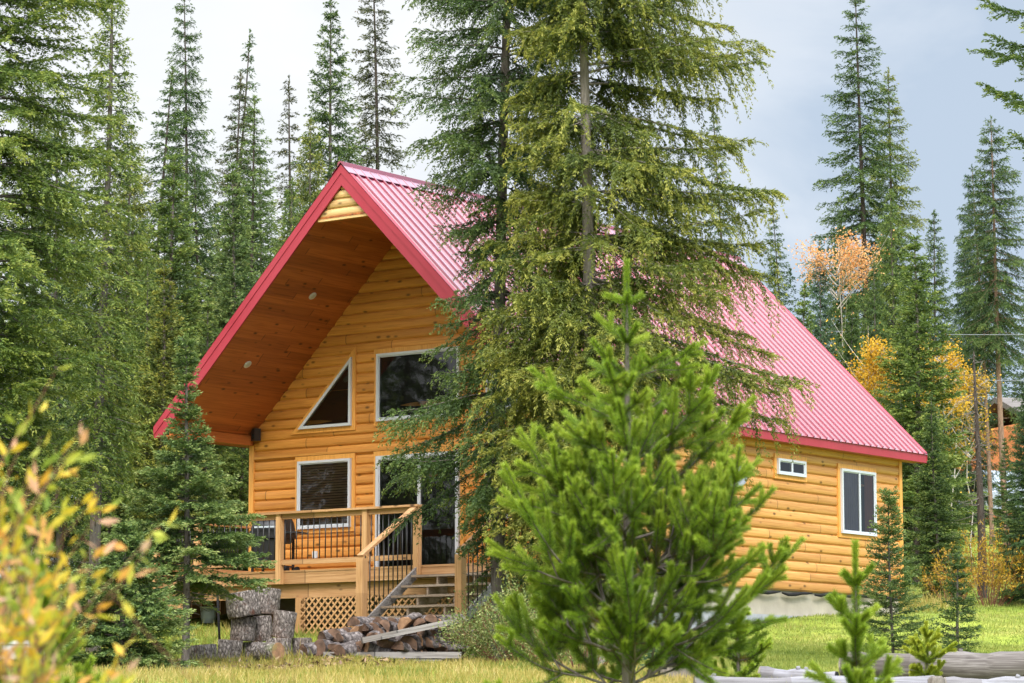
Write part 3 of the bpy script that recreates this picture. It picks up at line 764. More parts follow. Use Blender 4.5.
# windows
def front(u, v, n): return (u, -n, v)
def side(u, v, n): return (W + n, u, v)
def pbox(mb, P, u0, u1, v0, v1, n0, n1, m=0):
    vs = [P(u0, v0, n0), P(u1, v0, n0), P(u1, v1, n0), P(u0, v1, n0), P(u0, v0, n1), P(u1, v0, n1), P(u1, v1, n1), P(u0, v1, n1)]
    mb.add(vs, [(0,3,2,1),(4,5,6,7),(0,1,5,4),(1,2,6,5),(2,3,7,6),(3,0,4,7)], m)
def window(P, u0, u1, v0, v1, mull=(), name='window', trimm=None, inner=None, fw=.048, sill=True):
    tm = M['trim_x']
    # casing boards
    t = .085
    fr = MB()
    pbox(fr, P, u0, u1, v1 - fw, v1, .03, .105); pbox(fr, P, u0, u1, v0, v0 + fw, .03, .105)
    pbox(fr, P, u0, u0 + fw, v0 + fw, v1 - fw, .03, .105); pbox(fr, P, u1 - fw, u1, v0 + fw, v1 - fw, .03, .105)
    for mu in mull: pbox(fr, P, mu - fw * .55, mu + fw * .55, v0 + fw, v1 - fw, .03, .098)
    # inner sash lip
    l = .022
    pbox(fr, P, u0 + fw, u1 - fw, v1 - fw - l, v1 - fw, .03, .085); pbox(fr, P, u0 + fw, u1 - fw, v0 + fw, v0 + fw + l, .03, .085)
    pbox(fr, P, u0 + fw, u0 + fw + l, v0 + fw + l, v1 - fw - l, .03, .085); pbox(fr, P, u1 - fw - l, u1 - fw, v0 + fw + l, v1 - fw - l, .03, .085)
    wo = fr.build(name, M['vinyl'], house)
    c = MB()
    pbox(c, P, u0 - t, u1 + t, v1 + .002, v1 + t + .01, .0, .062); 
    if sill: pbox(c, P, u0 - t, u1 + t, v0 - t, v0 - .002, .0, .058)
    pbox(c, P, u0 - t, u0 - .002, v0 - (.0 if sill else 0), v1, .0, .055); pbox(c, P, u1 + .002, u1 + t, v0, v1, .0, .055)
    c.build('casing', M['trim_z'], wo)
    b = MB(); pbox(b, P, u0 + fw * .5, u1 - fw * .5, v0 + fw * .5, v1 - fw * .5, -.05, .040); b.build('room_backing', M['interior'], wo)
    g = MB(); g.add([P(u0 + fw, v0 + fw, .078), P(u1 - fw, v0 + fw, .078), P(u1 - fw, v1 - fw, .078), P(u0 + fw, v1 - fw, .078)], [(0, 1, 2, 3)])
    g.build('pane', M['glass'], wo)
    return wo
def drape(P, u0, u1, v0, v1, mat, parent, n0=.052, amp=.008, wl=.09):
    mb = MB(); n = max(8, int((u1 - u0) / wl * 8)); vs = []
    for k in range(n + 1):
        u = u0 + (u1 - u0) * k / n; nn = n0 + amp * math.sin(u / wl * 2 * PI + .8 * math.sin(u * 9))
        vs += [P(u, v0, nn), P(u, v1, nn)]
    mb.add(vs, [(2 * k, 2 * k + 2, 2 * k + 3, 2 * k + 1) for k in range(n)], 0, True)
    return mb.build('curtain', mat, parent)

wbig = window(front, -1.07, .922, 2.744, 4.037)
for a in (-3.033, 1.549):
    wl = window(front, a, a + 1.332, .766, 2.08)
    mb = MB(); z = .84
    while z < 2.02:
        mb.add([front(a + .08, z, .041), front(a + 1.25, z, .041), front(a + 1.25, z + .036, .062), front(a + .08, z + .036, .062)], [(0, 1, 2, 3)]); z += .05
    mb.build('blind', M['blind'], wl)
def tri_window(a, b, z0, z1, flip):
    # a = sharp corner, b = upright side
    def inset(d):
        h = (z1 - z0); wd = abs(b - a); hyp = math.hypot(h, wd); s = 1 if b > a else -1
        k = d * (hyp + h) / wd if False else 0
        # offset right triangle by d on every side
        x_up = b - s * d; zb = z0 + d
        # hyp line: z = z0 + (x-a)*s*h/wd ; shifted inwards (down) by d*hyp/wd
        zz = lambda x: z0 + (x - a) * s * h / wd - d * hyp / wd
        xs = a + s * (zb - z0 + d * hyp / wd) * wd / h
        return [(xs, zb), (x_up, zb), (x_up, zz(x_up))]
    o, i_ = inset(0), inset(.055)
    def ring(o, i_, n0, n1):
        mb = MB()
        for k in range(3):
            q = [o[k], o[(k + 1) % 3], i_[(k + 1) % 3], i_[k]]
            vs = [front(u, v, n0) for u, v in q] + [front(u, v, n1) for u, v in q]
            mb.add(vs, [(0,1,2,3),(7,6,5,4),(0,4,5,1),(1,5,6,2),(2,6,7,3),(3,7,4,0)])
        return mb
    wo = ring(o, i_, .03, .105).build('window', M['vinyl'], house)
    ring(inset(-.085), inset(-.002), 0, .058).build('casing', M['trim_z'], wo)
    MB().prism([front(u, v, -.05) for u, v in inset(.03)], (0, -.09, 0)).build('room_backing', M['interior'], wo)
    MB().add([front(u, v, .078) for u, v in i_], [(0, 1, 2)]).build('pane', M['glass'], wo)
tri_window(-3.033, -1.701, 2.7075, 4.03, False)
tri_window(2.881, 1.549, 2.7075, 4.03, True)
dr = window(front, -1.07, .922, -.12, 2.08, (-.02,), 'patio_door', sill=False, fw=.07)
tag(dr, 'white framed sliding patio door')
mb = MB(); pbox(mb, front, -.13, -.10, .80, 1.05, .098, .13); mb.build('handle', M['vinyl'], dr)
ws = window(side, 5.62, 6.66, 1.858, 2.169, (6.14,), fw=.045)
wg = window(side, 8.06, 9.44, .835, 2.14, (8.78,))
drape(side, 8.14, 8.75, .90, 2.08, M['curtain'], wg)
drape(side, 9.02, 9.36, .90, 2.08, M['red_curtain'], wg)
# soffit lights
for yy, xx in ((-1.15, -1.78), (-1.55, -3.05)):
    z = ZS - SL * abs(xx); n = Vector((SL * (1 if xx < 0 else -1), 0, -1)).normalized()
    p = Vector((xx, yy, z))
    mb = MB(); mb.tube([p - n * .01, p + n * .006, p + n * .012], [.085, .085, .062], 20, smooth=False)
    l = mb.build('soffit_light', M['vinyl'], house)
    MB().tube([p + n * .0125, p + n * .016], [.045, .04], 16, smooth=False).build('lens', M['grey_paint'], l)
# outlet plate on the front wall
MB().box(-2.66, -2.55, -.062, -.03, .20, .33).build('outlet_cover', M['vinyl'], house)

# speaker hung under the soffit corner
sp = empty('speaker', (-W + .22, -.15, 2.66), R_(-25), 'small black speaker mounted under the soffit corner', 'speaker')
mb = MB(); mb.prism([(-.07, .07, -.12), (.07, .07, -.12), (.09, -.07, -.12), (-.09, -.07, -.12)], (0, 0, .24)); mb.build('cabinet', M['black'], sp)
MB().tube([(0, -.072, -.04), (0, -.082, -.04)], [.06, .05], 16).build('cone', M['char'], sp)
MB().bar((0, .06, .05), (-.10, .13, .10), .03, .03).build('bracket', M['black'], sp)

# satellite dish on the side wall
pd = Vector((W + .30, 3.66, 1.66))
dish = empty('satellite_dish', (W + .30, 3.66, 1.66), 0, 'grey satellite dish bracketed to the log side wall', 'dish')
mb = MB(); n = Vector((.62, -.62, .48)).normalized(); uu = n.cross(Vector((0, 0, 1))).normalized(); vv = uu.cross(n); vs = []; NR, NA = 6, 28
for r in range(NR + 1):
    for k in range(NA):
        q = .27 * r / NR
        vs.append(n * (q * q * .55) + uu * q * math.cos(2 * PI * k / NA) * .92 + vv * q * math.sin(2 * PI * k / NA))
mb.add(vs, [(r * NA + k, (r + 1) * NA + k, (r + 1) * NA + (k + 1) % NA, r * NA + (k + 1) % NA) for r in range(NR) for k in range(NA)], 0, True)
mb.build('reflector', M['dish_grey'], dish)
MB().tube([(-.02, 0, 0), (-.18, .05, -.12), (-.27, .05, -.12)], .022, 8).build('mount_arm', M['black'], dish)
mb = MB(); tip_ = n * .36; mb.tube([-vv * .27 + n * .04, tip_ - vv * .08], .010, 6); mb.tube([tip_ - vv * .1, tip_ - vv * .1 - n * .07], [.03, .022], 10); mb.build('feed_horn', M['grey_paint'], dish)

# ------------------------------------------------------------------ deck
DZ, DY, DX0, DX1 = -.20, -2.75, -4.25, W
deck = empty('deck', (0, 0, 0), 0, 'stained timber deck with black balusters along the cabin front', 'deck')
mb = MB(); y = DY
while y < -.10:
    mb.box(DX0, DX1, y, min(y + .135, -.075), DZ - .035, DZ); y += .141
mb.build('floor_boards', M['deck_x'], deck)
mb = MB(); mb.box(DX0 + .002, DX1, DY + .01, DY + .05, DZ - .245, DZ - .037); mb.box(DX0 + .002, DX1, DY + .10, DY + .16, DZ - .50, DZ - .25)
mb.box(DX0 + .01, DX0 + .05, DY + .055, -.08, DZ - .245, DZ - .037)
mb.build('rim_beam', M['deck_x'], deck)
mb = MB(); x = DX0 + .4
while x < DX1: mb.box(x, x + .04, DY + .055, -.08, DZ - .235, DZ - .038); x += .41
mb.build('joists', M['deck_y'], deck)
for x in (-4.15, -.74, 2.05, 4.2):
    gz = float(terrain(x, DY + .1))
    MB().box(x - .065, x + .065, DY + .06, DY + .19, gz - .3, DZ - .502).build('post', M['deck_z'], deck)
RT = DZ + 1.06
for x in (-4.17, -3.12, -1.10, .93, 2.09):
    MB().box(x - .055, x + .055, DY - .10, DY + .008, DZ - .25, RT - .04).build('rail_post', M['deck_z'], deck)
for sgn, y0 in ((0, DY - .05),):
    MB().box(DX0, 2.16, DY - .135, DY + .04, RT - .04, RT).build('top_rail', M['deck_x'], deck)
    for a, b in ((-4.115, -3.175), (-3.065, -1.155), (-1.045, .875), (.985, 2.035)):
        MB().box(a, b, DY - .065, DY - .025, DZ + .10, DZ + .19).build('rail', M['deck_x'], deck); mb = MB(); mb.box(a, b, DY - .065, DY - .025, RT - .135, RT - .042); mb.build('rail', M['deck_x'], deck)
        n = max(1, round((b - a) / .135)); 
        for k in range(n):
            x = a + (b - a) * (k + .5) / n
            MB().tube([(x, DY - .045, DZ + .185), (x, DY - .045, RT - .13)], .0105, 6).build('baluster', M['black'], deck)
# left side rail
MB().box(DX0 - .01, DX0 + .14, DY + .045, -.08, RT - .04, RT).build('top_rail', M['deck_y'], deck)
MB().box(DX0 + .04, DX0 + .08, DY + .045, -.08, DZ + .10, DZ + .19).build('rail', M['deck_y'], deck)
for k in range(17):
    y = DY + .15 + k * .15
    MB().tube([(DX0 + .06, y, DZ + .185), (DX0 + .06, y, RT - .04)], .0105, 6).build('baluster', M['black'], deck)
# lattice skirts
def lattice(P, u0, u1, v0f, v1, sp=.105, wd=.036):
    mb = MB()
    for sgn, n0 in ((1, .0), (-1, .012)):
        c = u0 - (v1 - v0f(u0)) - 2
        while c < u1 + 3:
            # strip line u = c + sgn*(v - v1)... clip to region
            pts = []
            for k in range(61):
                v = v1 - 1.6 * k / 60; u = c + sgn * (v1 - v)
                if u0 <= u <= u1 and v >= v0f(u): pts.append((u, v))
            if len(pts) >= 2:
                (ua, va), (ub, vb) = pts[0], pts[-1]; h = wd * .707
                q = [(ua - h, va), (ua + h, va), (ub + h, vb), (ub - h, vb)]
                q = [(min(max(u, u0), u1), v) for u, v in q]
                mb.add([P(u, v, n0) for u, v in q] + [P(u, v, n0 + .009) for u, v in q], [(0,1,2,3),(7,6,5,4),(0,4,5,1),(1,5,6,2),(2,6,7,3),(3,7,4,0)])
            c += sp * 1.414
    return mb
Pf = lambda u, v, n: (u, DY + .055 - n, v)
lattice(Pf, -.67, 2.0, lambda u: -1.46, DZ - .50).build('lattice', M['deck_x'], deck)
lattice(Pf, 2.10, 4.15, lambda u: -1.46, DZ - .50).build('lattice', M['deck_x'], deck)
mb = MB()
for k in range(9): mb.box(DX0 - .02 - k * 0, DX0 + .03, DY + .2 + k * .27, DY + .44 + k * .27, -1.15, DZ - .26)
mb.box(DX0 + .04, DX0 + .8, DY + .02, DY + .052, -1.02, DZ - .51)
mb.build('skirt_boards', M['deck_z'], deck)

# stairs
st = empty('staircase', (3.1, DY, DZ), 0, 'open timber staircase with sloping handrails descending from the deck', 'stairs')
def sb(mb): return mb
o3 = Vector((3.1, DY, DZ)); SX0, SX1 = 2.10 - 3.1, 4.14 - 3.1; NT = 7; RUN, RISE = .275, .188
for k in range(NT):
    y0 = -RUN * (k + 1); z = -RISE * (k + 1)
    mb = MB(); mb.box(SX0 + .05, SX1 - .05, y0 - .02, y0 + .125, z - .04, z); mb.box(SX0 + .05, SX1 - .05, y0 + .135, y0 + RUN - .004, z - .04, z)
    mb.build('tread', M['tread'], st)
ang = math.atan2(RISE, RUN)
for x in (SX0, SX0 + .62, SX1 - .62, SX1):
    inner = abs(x) < .9
    mb = MB(); po = [(x - .02, .0, -.06), (x - .02, -.0, -.30)]
    if inner:
        po = [(x - .02, -.01, -RISE - .045)]
        for k in range(NT):
            po += [(x - .02, -RUN * (k + 1), -RISE * (k + 1) - .045), (x - .02, -RUN * (k + 1), -RISE * (k + 2) - .045)] if k < NT - 1 else [(x - .02, -RUN * (k + 1), -RISE * (k + 1) - .045)]
        po += [(x - .02, -RUN * NT, -RISE * NT - .25), (x - .02, -.01, -RISE - .33)]
        mb.prism(po, (.04, 0, 0)); mb.build('stringer', M['tread'], st)
    else:
        L_ = NT + .35
        po = [(x - .02, -.01, .015), (x - .02, -RUN * L_, -RISE * L_ + .015), (x - .02, -RUN * L_, -RISE * L_ - .19), (x - .02, -.01, -.19)]
        mb.prism(po, (.04, 0, 0)); mb.build('stringer', M['grey_plank'], st)
NY = -1.52
for x in (SX0 - .045, SX1 + .045):
    gz = float(terrain(3.1 + x, DY + NY)) - DZ
    MB().box(x - .07, x + .07, NY - .07, NY + .07, gz - .2, .05).build('newel_post', M['deck_z'], st)
    if x > 0: MB().box(x - .06, x + .06, -.10, .0, -.3, .98).build('newel_post', M['deck_z'], st)
    MB().bar((x, -.09, 1.0), (x, NY - .05, .085), .13, .045, up=(0, 0, 1)).build('handrail', M['deck_y'], st)
    n = 11
    for k in range(n):
        f = (k + .6) / (n + .3); y = -.09 + (NY + .09) * f
        MB().tube([(x, y, 0 + RISE / RUN * y + .01), (x, y, 1.0 + (.085 - 1.0) * f - .03)], .0105, 6).build('baluster', M['black'], st)
for c in st.children: pass
st.location = o3

# barbecue on the deck
bq = empty('barbecue', (-2.05, -1.9, DZ), R_(12), 'black barbecue grill parked on the deck behind the railing', 'barbecue')
mb = MB(); mb.tube([(-.33, 0, .80), (.33, 0, .80)], .25, 20); mb.box(-.36, .36, -.26, .26, .66, .80); mb.build('grill_box', M['black'], bq)
MB().bar((-.22, -.31, .86), (.22, -.31, .86), .03, .03).build('lid_handle', M['grey_paint'], bq)
for sx in (-1, 1):
    mb = MB(); mb.box(min(sx * .38, sx * .62), max(sx * .38, sx * .62), -.22, .22, .74, .77); mb.build('side_shelf', M['black'], bq)
    for yy in (-.2, .2): MB().box(sx * .32 - .02, sx * .32 + .02, yy - .02, yy + .02, 0.0, .66).build('leg', M['black'], bq)
MB().box(-.34, .34, -.22, .22, .12, .15).build('bottom_shelf', M['black'], bq)
MB().box(-.30, .30, -.21, -.19, .16, .64).build('door_panel', M['black'], bq)
for yy in (-.2, .2): MB().tube([(.38, yy, .07), (.43, yy, .07)], .07, 14).build('wheel', M['char'], bq)
# ------------------------------------------------------------------ the two big spruces in front of the cabin
def facing(az):   # cosine of a branch azimuth with the way to the camera; and with picture-right
    return -(math.cos(az) * FWD[0] + math.sin(az) * FWD[1]), math.cos(az) * RGT[0] + math.sin(az) * RGT[1]
def thin2(az, z):
    f, r = facing(az)
    if f > .35 and 6.5 < z < 9.5: return .42
    if f > .0 and 6.5 < z < 9.5: return .85
    return 1.0
def asym2(az, z):
    f, r = facing(az)
    a = .80 + .22 * r
    if f > .3: a *= .85
    if z > 6.6 and r < -.2: a *= .8
    if z < 4.2 and r > -.1: a *= .36
    return a
p = at(593, 44.0)
drooping = tree_obj('spruce_tree', spruce(11, 15.6, 3.55, cb=.10, nb=380, power=.36, el_top=30, el_bot=-8, droop=26, tipup=30, sec_sp=.038, sec_k=.40, sec_max=.58, mat=.5, elvar=11, lvar=(.82, 1.06),
    hang=.8, g=.8, sh_len=.085, sh_w=.0175, sh_sp=.022, reps=3, trunk_r=.13, sparse=.34, lowshrink=.25, dead=26, thin=thin2, asym=asym2, tip=.2, lim_r=.7, gapz=.66),
    p, 0, M['bark_grey'], M['f_olive'], 'huge olive spruce with drooping sprays and bare grey trunk in front of the red roof')
def asym1(az, z):
    f, r = facing(az)
    if r > .15: return .9
    return .82 if z > 8.0 else .45 if z > 6.3 else .56 if z > 4.5 else .88 if z > 2.9 else .34
p = at(500, 46.6)
dark1 = tree_obj('spruce_tree', spruce(23, 17.5, 2.4, cb=.10, nb=390, power=.30, el_top=30, el_bot=-12, droop=22, tipup=36, sec_sp=.045, sec_k=.45, sec_max=.52,
    hang=.4, g=.4, sh_len=.085, sh_w=.020, sh_sp=.025, reps=2, trunk_r=.12, sparse=.12, lowshrink=.0, dead=12, asym=asym1, tip=.1, gapz=.40, lim_r=.8),
    p, 0, M['bark'], M['f_spruce'], 'tall dark green spruce whose lower boughs hang across the stairs and front windows')

# ------------------------------------------------------------------ left hand trees near the cabin
p = at(-28, 43)
tree_obj('spruce_tree', spruce(31, 19, 2.45, cb=.10, nb=420, power=.36, el_top=35, el_bot=-6, droop=18, tipup=34, sec_sp=.046, sec_k=.45, sec_max=.6,
    hang=.25, g=.3, mat=.55, elvar=9, sh_len=.09, sh_w=.021, sh_sp=.026, reps=2, trunk_r=.17, lim_r=.8, sparse=.12, dead=14, tip=.18, gapz=.5),
    p, 0, M['bark'], M['f_fresh'], 'broad yellow-green spruce filling the left edge of the picture from ground to sky')
p = at(99, 49)
tree_obj('spruce_tree', spruce(37, 12.2, 1.05, cb=.24, nb=240, power=.62, el_top=25, el_bot=-15, droop=18, tipup=34, sec_sp=.055, sec_k=.45, sec_max=.45,
    hang=.5, g=.4, sh_len=.10, sh_w=.022, sh_sp=.03, reps=2, trunk_r=.10, sparse=.3, dead=20, tip=.15),
    p, 1, M['bark'], M['f_fresh'], 'spruce with a thin dead grey spire, beside the broad left edge spruce')
# young fir before the deck
zt = zat(338, 44); p = at(190, 44)
tree_obj('fir_tree', spruce(41, zt - p.z, 1.68, cb=.27, nb=135, power=1.75, el_top=46, el_bot=0, droop=8, tipup=18, sec_sp=.036, sec_k=.55, sec_max=.55,
    hang=.05, g=.08, sh_len=.085, sh_w=.021, sh_sp=.021, reps=2, trunk_r=.055, lim_r=.8, sparse=.05, lowshrink=.1, dead=22, tip=.22, gapz=.13, elvar=9),
    p, 2, M['bark'], M['f_fir'], 'young tiered fir with bare lower stem standing before the deck railing')
zt = zat(528, 40.5); p = at(128, 40.5)
tree_obj('fir_tree', spruce(43, zt - p.z, 1.3, cb=.04, nb=130, power=.8, el_top=40, el_bot=4, droop=8, tipup=16, sec_sp=.05, sec_k=.55, sec_max=.5,
    hang=.05, g=.08, sh_len=.085, sh_w=.021, sh_sp=.022, reps=2, trunk_r=.045, dead=2, tip=.25, gapz=.22),
    p, 2, M['bark'], M['f_fir'], 'low dense green fir left of the bare-stemmed young fir')

# ------------------------------------------------------------------ background spruces: six made trees, copied with their own size, turn and tint
PR = {}
def proto(key, *a, **k):
    PR[key] = (spruce(*a, **k), a[1])
proto('slim', 51, 19, 1.55, cb=.14, nb=260, power=.58, el_top=25, el_bot=-28, droop=18, tipup=34, sec_sp=.06, sec_k=.45, sec_max=.38, hang=.4, g=.3, sh_len=.13, sh_w=.030, sh_sp=.042, reps=2, trunk_r=.10, lim_r=.7, sparse=.3, dead=20, gapz=.40)
proto('spire', 52, 19, 1.4, cb=.18, nb=200, power=.66, el_top=20, el_bot=-32, droop=16, tipup=30, sec_sp=.065, sec_k=.45, sec_max=.34, hang=.5, g=.3, sh_len=.13, sh_w=.030, sh_sp=.045, reps=2, trunk_r=.10, lim_r=.7, sparse=.6, dead=30, gapz=.5)
proto('full', 53, 15, 2.4, cb=.06, nb=300, power=.70, el_top=38, el_bot=-8, droop=18, tipup=34, sec_sp=.058, sec_k=.45, sec_max=.5, hang=.3, g=.3, sh_len=.12, sh_w=.029, sh_sp=.038, reps=2, trunk_r=.11, lim_r=.7, sparse=.2, dead=10, tip=.15, gapz=.38)
proto('full_b', 54, 15, 2.6, cb=.08, nb=280, power=.64, el_top=34, el_bot=-14, droop=20, tipup=36, sec_sp=.058, sec_k=.45, sec_max=.5, hang=.4, g=.35, sh_len=.12, sh_w=.029, sh_sp=.038, reps=2, trunk_r=.11, lim_r=.7, sparse=.3, dead=14, tip=.15, gapz=.46)
proto('young', 55, 9, 1.75, cb=.03, nb=260, power=.80, el_top=48, el_bot=2, droop=12, tipup=24, sec_sp=.052, sec_k=.5, sec_max=.5, hang=.12, g=.15, sh_len=.11, sh_w=.027, sh_sp=.034, reps=2, trunk_r=.075, lim_r=.7, sparse=.1, dead=2, tip=.2, gapz=.28)
proto('open', 56, 21, 2.7, cb=.10, nb=310, power=.66, el_top=28, el_bot=-20, droop=18, tipup=32, sec_sp=.06, sec_k=.45, sec_max=.48, hang=.45, g=.3, sh_len=.13, sh_w=.030, sh_sp=.042, reps=2, trunk_r=.13, lim_r=.7, sparse=.3, dead=20, gapz=.5)
proto('high', 57, 20, 2.6, cb=.46, nb=230, power=.55, el_top=28, el_bot=-18, droop=18, tipup=32, sec_sp=.06, sec_k=.45, sec_max=.46, hang=.35, g=.3, sh_len=.13, sh_w=.030, sh_sp=.042, reps=2, trunk_r=.17, lim_r=.7, sparse=.3, dead=12, gapz=.46)
SRC = {}
rt = random.Random(5)
def bg(key, px, s, ytop, wid, leaf, bk, label, group='spruces standing behind the cabin'):
    loc = at(px, s); k = (zat(ytop, s) - loc.z) / PR[key][1]; sc = (k * wid, k * wid, k); rz = rt.uniform(0, 6.28)
    if key not in SRC:
        o = tree_obj('spruce_tree', PR[key][0], loc, rz, M[bk], M['f_' + leaf], label, group, sc=sc); SRC[key] = o
    else:
        o = copy_tree(SRC[key], loc, rz, sc, M['f_' + leaf], M[bk], label, group, 'spruce_tree')
    return o
BG = [
 # key, px, s, ytop, width, leaf, bark, label
 ('slim', 150, 74, 64, 1.25, 'spruce', 'bark_dark', 'narrow short-topped spruce just left of the tallest dark left spire'),
 ('open', 187, 80, -22, .85, 'spruce', 'bark_dark', 'tallest dark spruce of the left row, running out of the top of the frame'),
 ('spire', 222, 82, 26, 1.1, 'spruce', 'bark_dark', 'ragged thin spire with a bare tip, right of the tallest dark left spruce'),
 ('slim', 238, 79, 70, 1.2, 'brownish', 'bark_dark', 'slim brownish spruce tucked against the ragged bare-tipped spire'),
 ('slim', 254, 72, 92, 1.3, 'fir', 'bark_dark', 'slender spruce at the right end of the left skyline cluster'),
 ('spire', 291, 86, 76, 1.3, 'brownish', 'bark_dark', 'dark sparse spruce behind the green spruce above the gable peak'),
 ('full', 324, 73, 2, .9, 'spruce', 'bark', 'tall green spruce rising directly left of the gable peak'),
 ('slim', 372, 88, -40, 1.15, 'brownish', 'bark_dark', 'tall brown-tinged spruce showing its trunk right of the gable peak'),
 ('young', 176, 63, 158, 1.05, 'light', 'bark', 'yellow-green full young spruce in the middle of the left row'),
 ('full_b', 130, 64, 128, .95, 'olive', 'bark', 'olive spruce between the dead grey spire and the yellow-green young spruce'),
 ('young', 232, 66, 166, .95, 'fir', 'bark', 'grey-green young spruce above the left slope of the roof'),
 ('full', 280, 67, 176, .85, 'light', 'bark', 'bright green spruce touching the left roof slope below the peak'),
 ('young', 205, 61, 300, 1.1, 'light', 'bark', 'short bright spruce low behind the left roof eave'),
 ('full_b', 66, 62, 100, 1.0, 'spruce', 'bark', 'green spruce half hidden behind the broad left edge spruce'),
 ('full', 148, 60, 250, 1.0, 'fresh', 'bark', 'shaggy green spruce behind the young fir, left of the roof tip'),
 ('young', 236, 60, 380, 1.15, 'light', 'bark', 'bushy light green spruce seen under the left roof eave'),
 ('young', 110, 58, 400, 1.1, 'spruce', 'bark', 'low full spruce behind the young firs at lower left'),
 ('full', 262, 78, 150, 1.0, 'light', 'bark', 'green spruce filling the gap behind the left roof slope'),
 ('full_b', 205, 76, 160, 1.0, 'spruce', 'bark_dark', 'mid-green spruce behind the yellow-green young spruce'),
 ('full', 30, 66, 60, 1.0, 'fresh', 'bark', 'green spruce behind the leftmost broad spruce'),
 # right of the roof
 ('open', 865, 90, -10, 1.2, 'spruce', 'bark_dark', 'tallest spruce right of the roof, trunk showing above the orange aspen'),
 ('open', 889, 95, 72, 1.1, 'olive', 'bark_dark', 'olive spruce just right of the tallest right-hand spruce'),
 ('young', 912, 70, 238, 1.15, 'light', 'bark', 'dense light green young spruce beyond the right end of the roof'),
 ('full', 930, 84, 212, .9, 'spruce', 'bark', 'dark pointed spruce behind the light green young spruce at right'),
 ('high', 1003, 86, 118, .9, 'spruce', 'bark_red', 'tall spruce with a bare reddish trunk near the right edge'),
 ('high', 988, 89, 165, .72, 'dark', 'bark_red', 'second bare-trunked spruce left of the reddish trunk at right edge'),
 ('slim', 786, 84, 202, 1.0, 'spruce', 'bark_dark', 'thin dark spruce rising beside the back end of the roof'),
 ('slim', 741, 86, 106, .9, 'spruce', 'bark_dark', 'thin spruce top poking out behind the drooping olive spruce'),
 ('full', 815, 80, 238, .75, 'blue', 'bark', 'blue-grey spruce below the orange aspen at the roof edge'),
 ('young', 838, 74, 300, .9, 'spruce', 'bark', 'small spruce low against the back slope of the roof'),
 ('full_b', 968, 92, 232, .8, 'dark', 'bark_dark', 'dark shaggy spruce behind the golden aspens at right'),
 ('full', 1040, 92, 215, .9, 'spruce', 'bark_dark', 'green spruce on the far right edge behind the tall bare trunks'),
 ('young', 1030, 63, 372, 1.0, 'dark', 'bark', 'dark dense spruce at the right edge beside the golden bush'),
 ('full_b', 880, 78, 262, .75, 'spruce', 'bark', 'spruce under the tall right-hand pair, above the roof slope'),
 ('young', 935, 66, 392, .95, 'spruce', 'bark', 'dark green spruce behind the right corner of the cabin'),
]
BG += [
 ('full', 120, 70, 165, 1.0, 'light', 'bark', 'light green spruce between the edge spruces and the narrow short-topped spruce'),
 ('young', 160, 59, 262, 1.0, 'olive', 'bark', 'olive young spruce just above the lower left roof tip'),
 ('full_b', 300, 70, 120, .8, 'olive', 'bark', 'olive spruce leaning over the gable from behind, left of the peak'),
 ('full', 845, 84, 215, .85, 'spruce', 'bark', 'spruce standing behind the orange aspen'),
 ('full_b', 900, 80, 190, .85, 'light', 'bark', 'light green spruce below the olive right-hand spruce'),
 ('young', 1003, 74, 440, .9, 'spruce', 'bark', 'small spruce low between the two tall bare trunks at right'),
 ('young', 800, 72, 285, .9, 'light', 'bark', 'light green spruce tip showing over the back roof edge'),
]
for b in BG:
    o_ = bg(*b); o_.rotation_euler.x = R_(rt.gauss(0, 1.2)); o_.rotation_euler.y = R_(rt.gauss(0, 1.2))
# trees across the yard that the front windows mirror
for i, (x, y, h, k) in enumerate([(-13, -13, 15, 'full'), (-7, -13, 13, 'full_b'), (-17, -21, 19, 'open'), (-10, -19, 17, 'full'), (-3, -20, 16, 'full_b'), (-23, -17, 17, 'full_b')]):
    z = float(terrain(x, y)); q = h / PR[k][1]
    copy_tree(SRC[k], (x, y, z), i * 1.3, (q, q, q), M['f_spruce'], M['bark'], 'spruce across the front yard, mirrored dark in the cabin windows', 'spruces across the yard', 'spruce_tree')

# dead tree and golden broadleaves at right
rng = np.random.default_rng(77)
def dead_tree(px, s, ytop, seed, label):
    r = np.random.default_rng(seed); loc = at(px, s); H = zat(ytop, s) - loc.z
    path, pr, TV, TF = trunk_arrays(r, H, .10, 8, .02, 24, .015)
    root = empty('dead_tree', loc, 0, label, 'tree')
    me = np_mesh('trunk', TV, TF, M['bark_dark']); link(bpy.data.objects.new('trunk', me), root)
    P, Q = [], []; u = np.linspace(0, 1, 7)
    for k in range(130):
        z = H * r.uniform(.25, .98); a = r.uniform(0, 6.3); L = r.uniform(.2, .75) * (1.1 - z / H * .7); el = R_(r.uniform(-45, 0)) + R_(30) * u
        st = np.stack([np.cos(el) * np.cos(a), np.cos(el) * np.sin(a), np.sin(el)], 1) * L / 6
        P.append(np.array([np.interp(z, path[:, 2], path[:, 0]), np.interp(z, path[:, 2], path[:, 1]), z]) + np.cumsum(st, 0)); Q.append(.010 * (1 - .75 * u))
    V, F = tubes_np(np.array(P), np.array(Q), 4)
    link(bpy.data.objects.new('twigs', np_mesh('twigs', V, F, M['bark'])), root)
dead_tree(977, 65, 345, 3, 'dead grey tree with bare twigs above the golden bush')

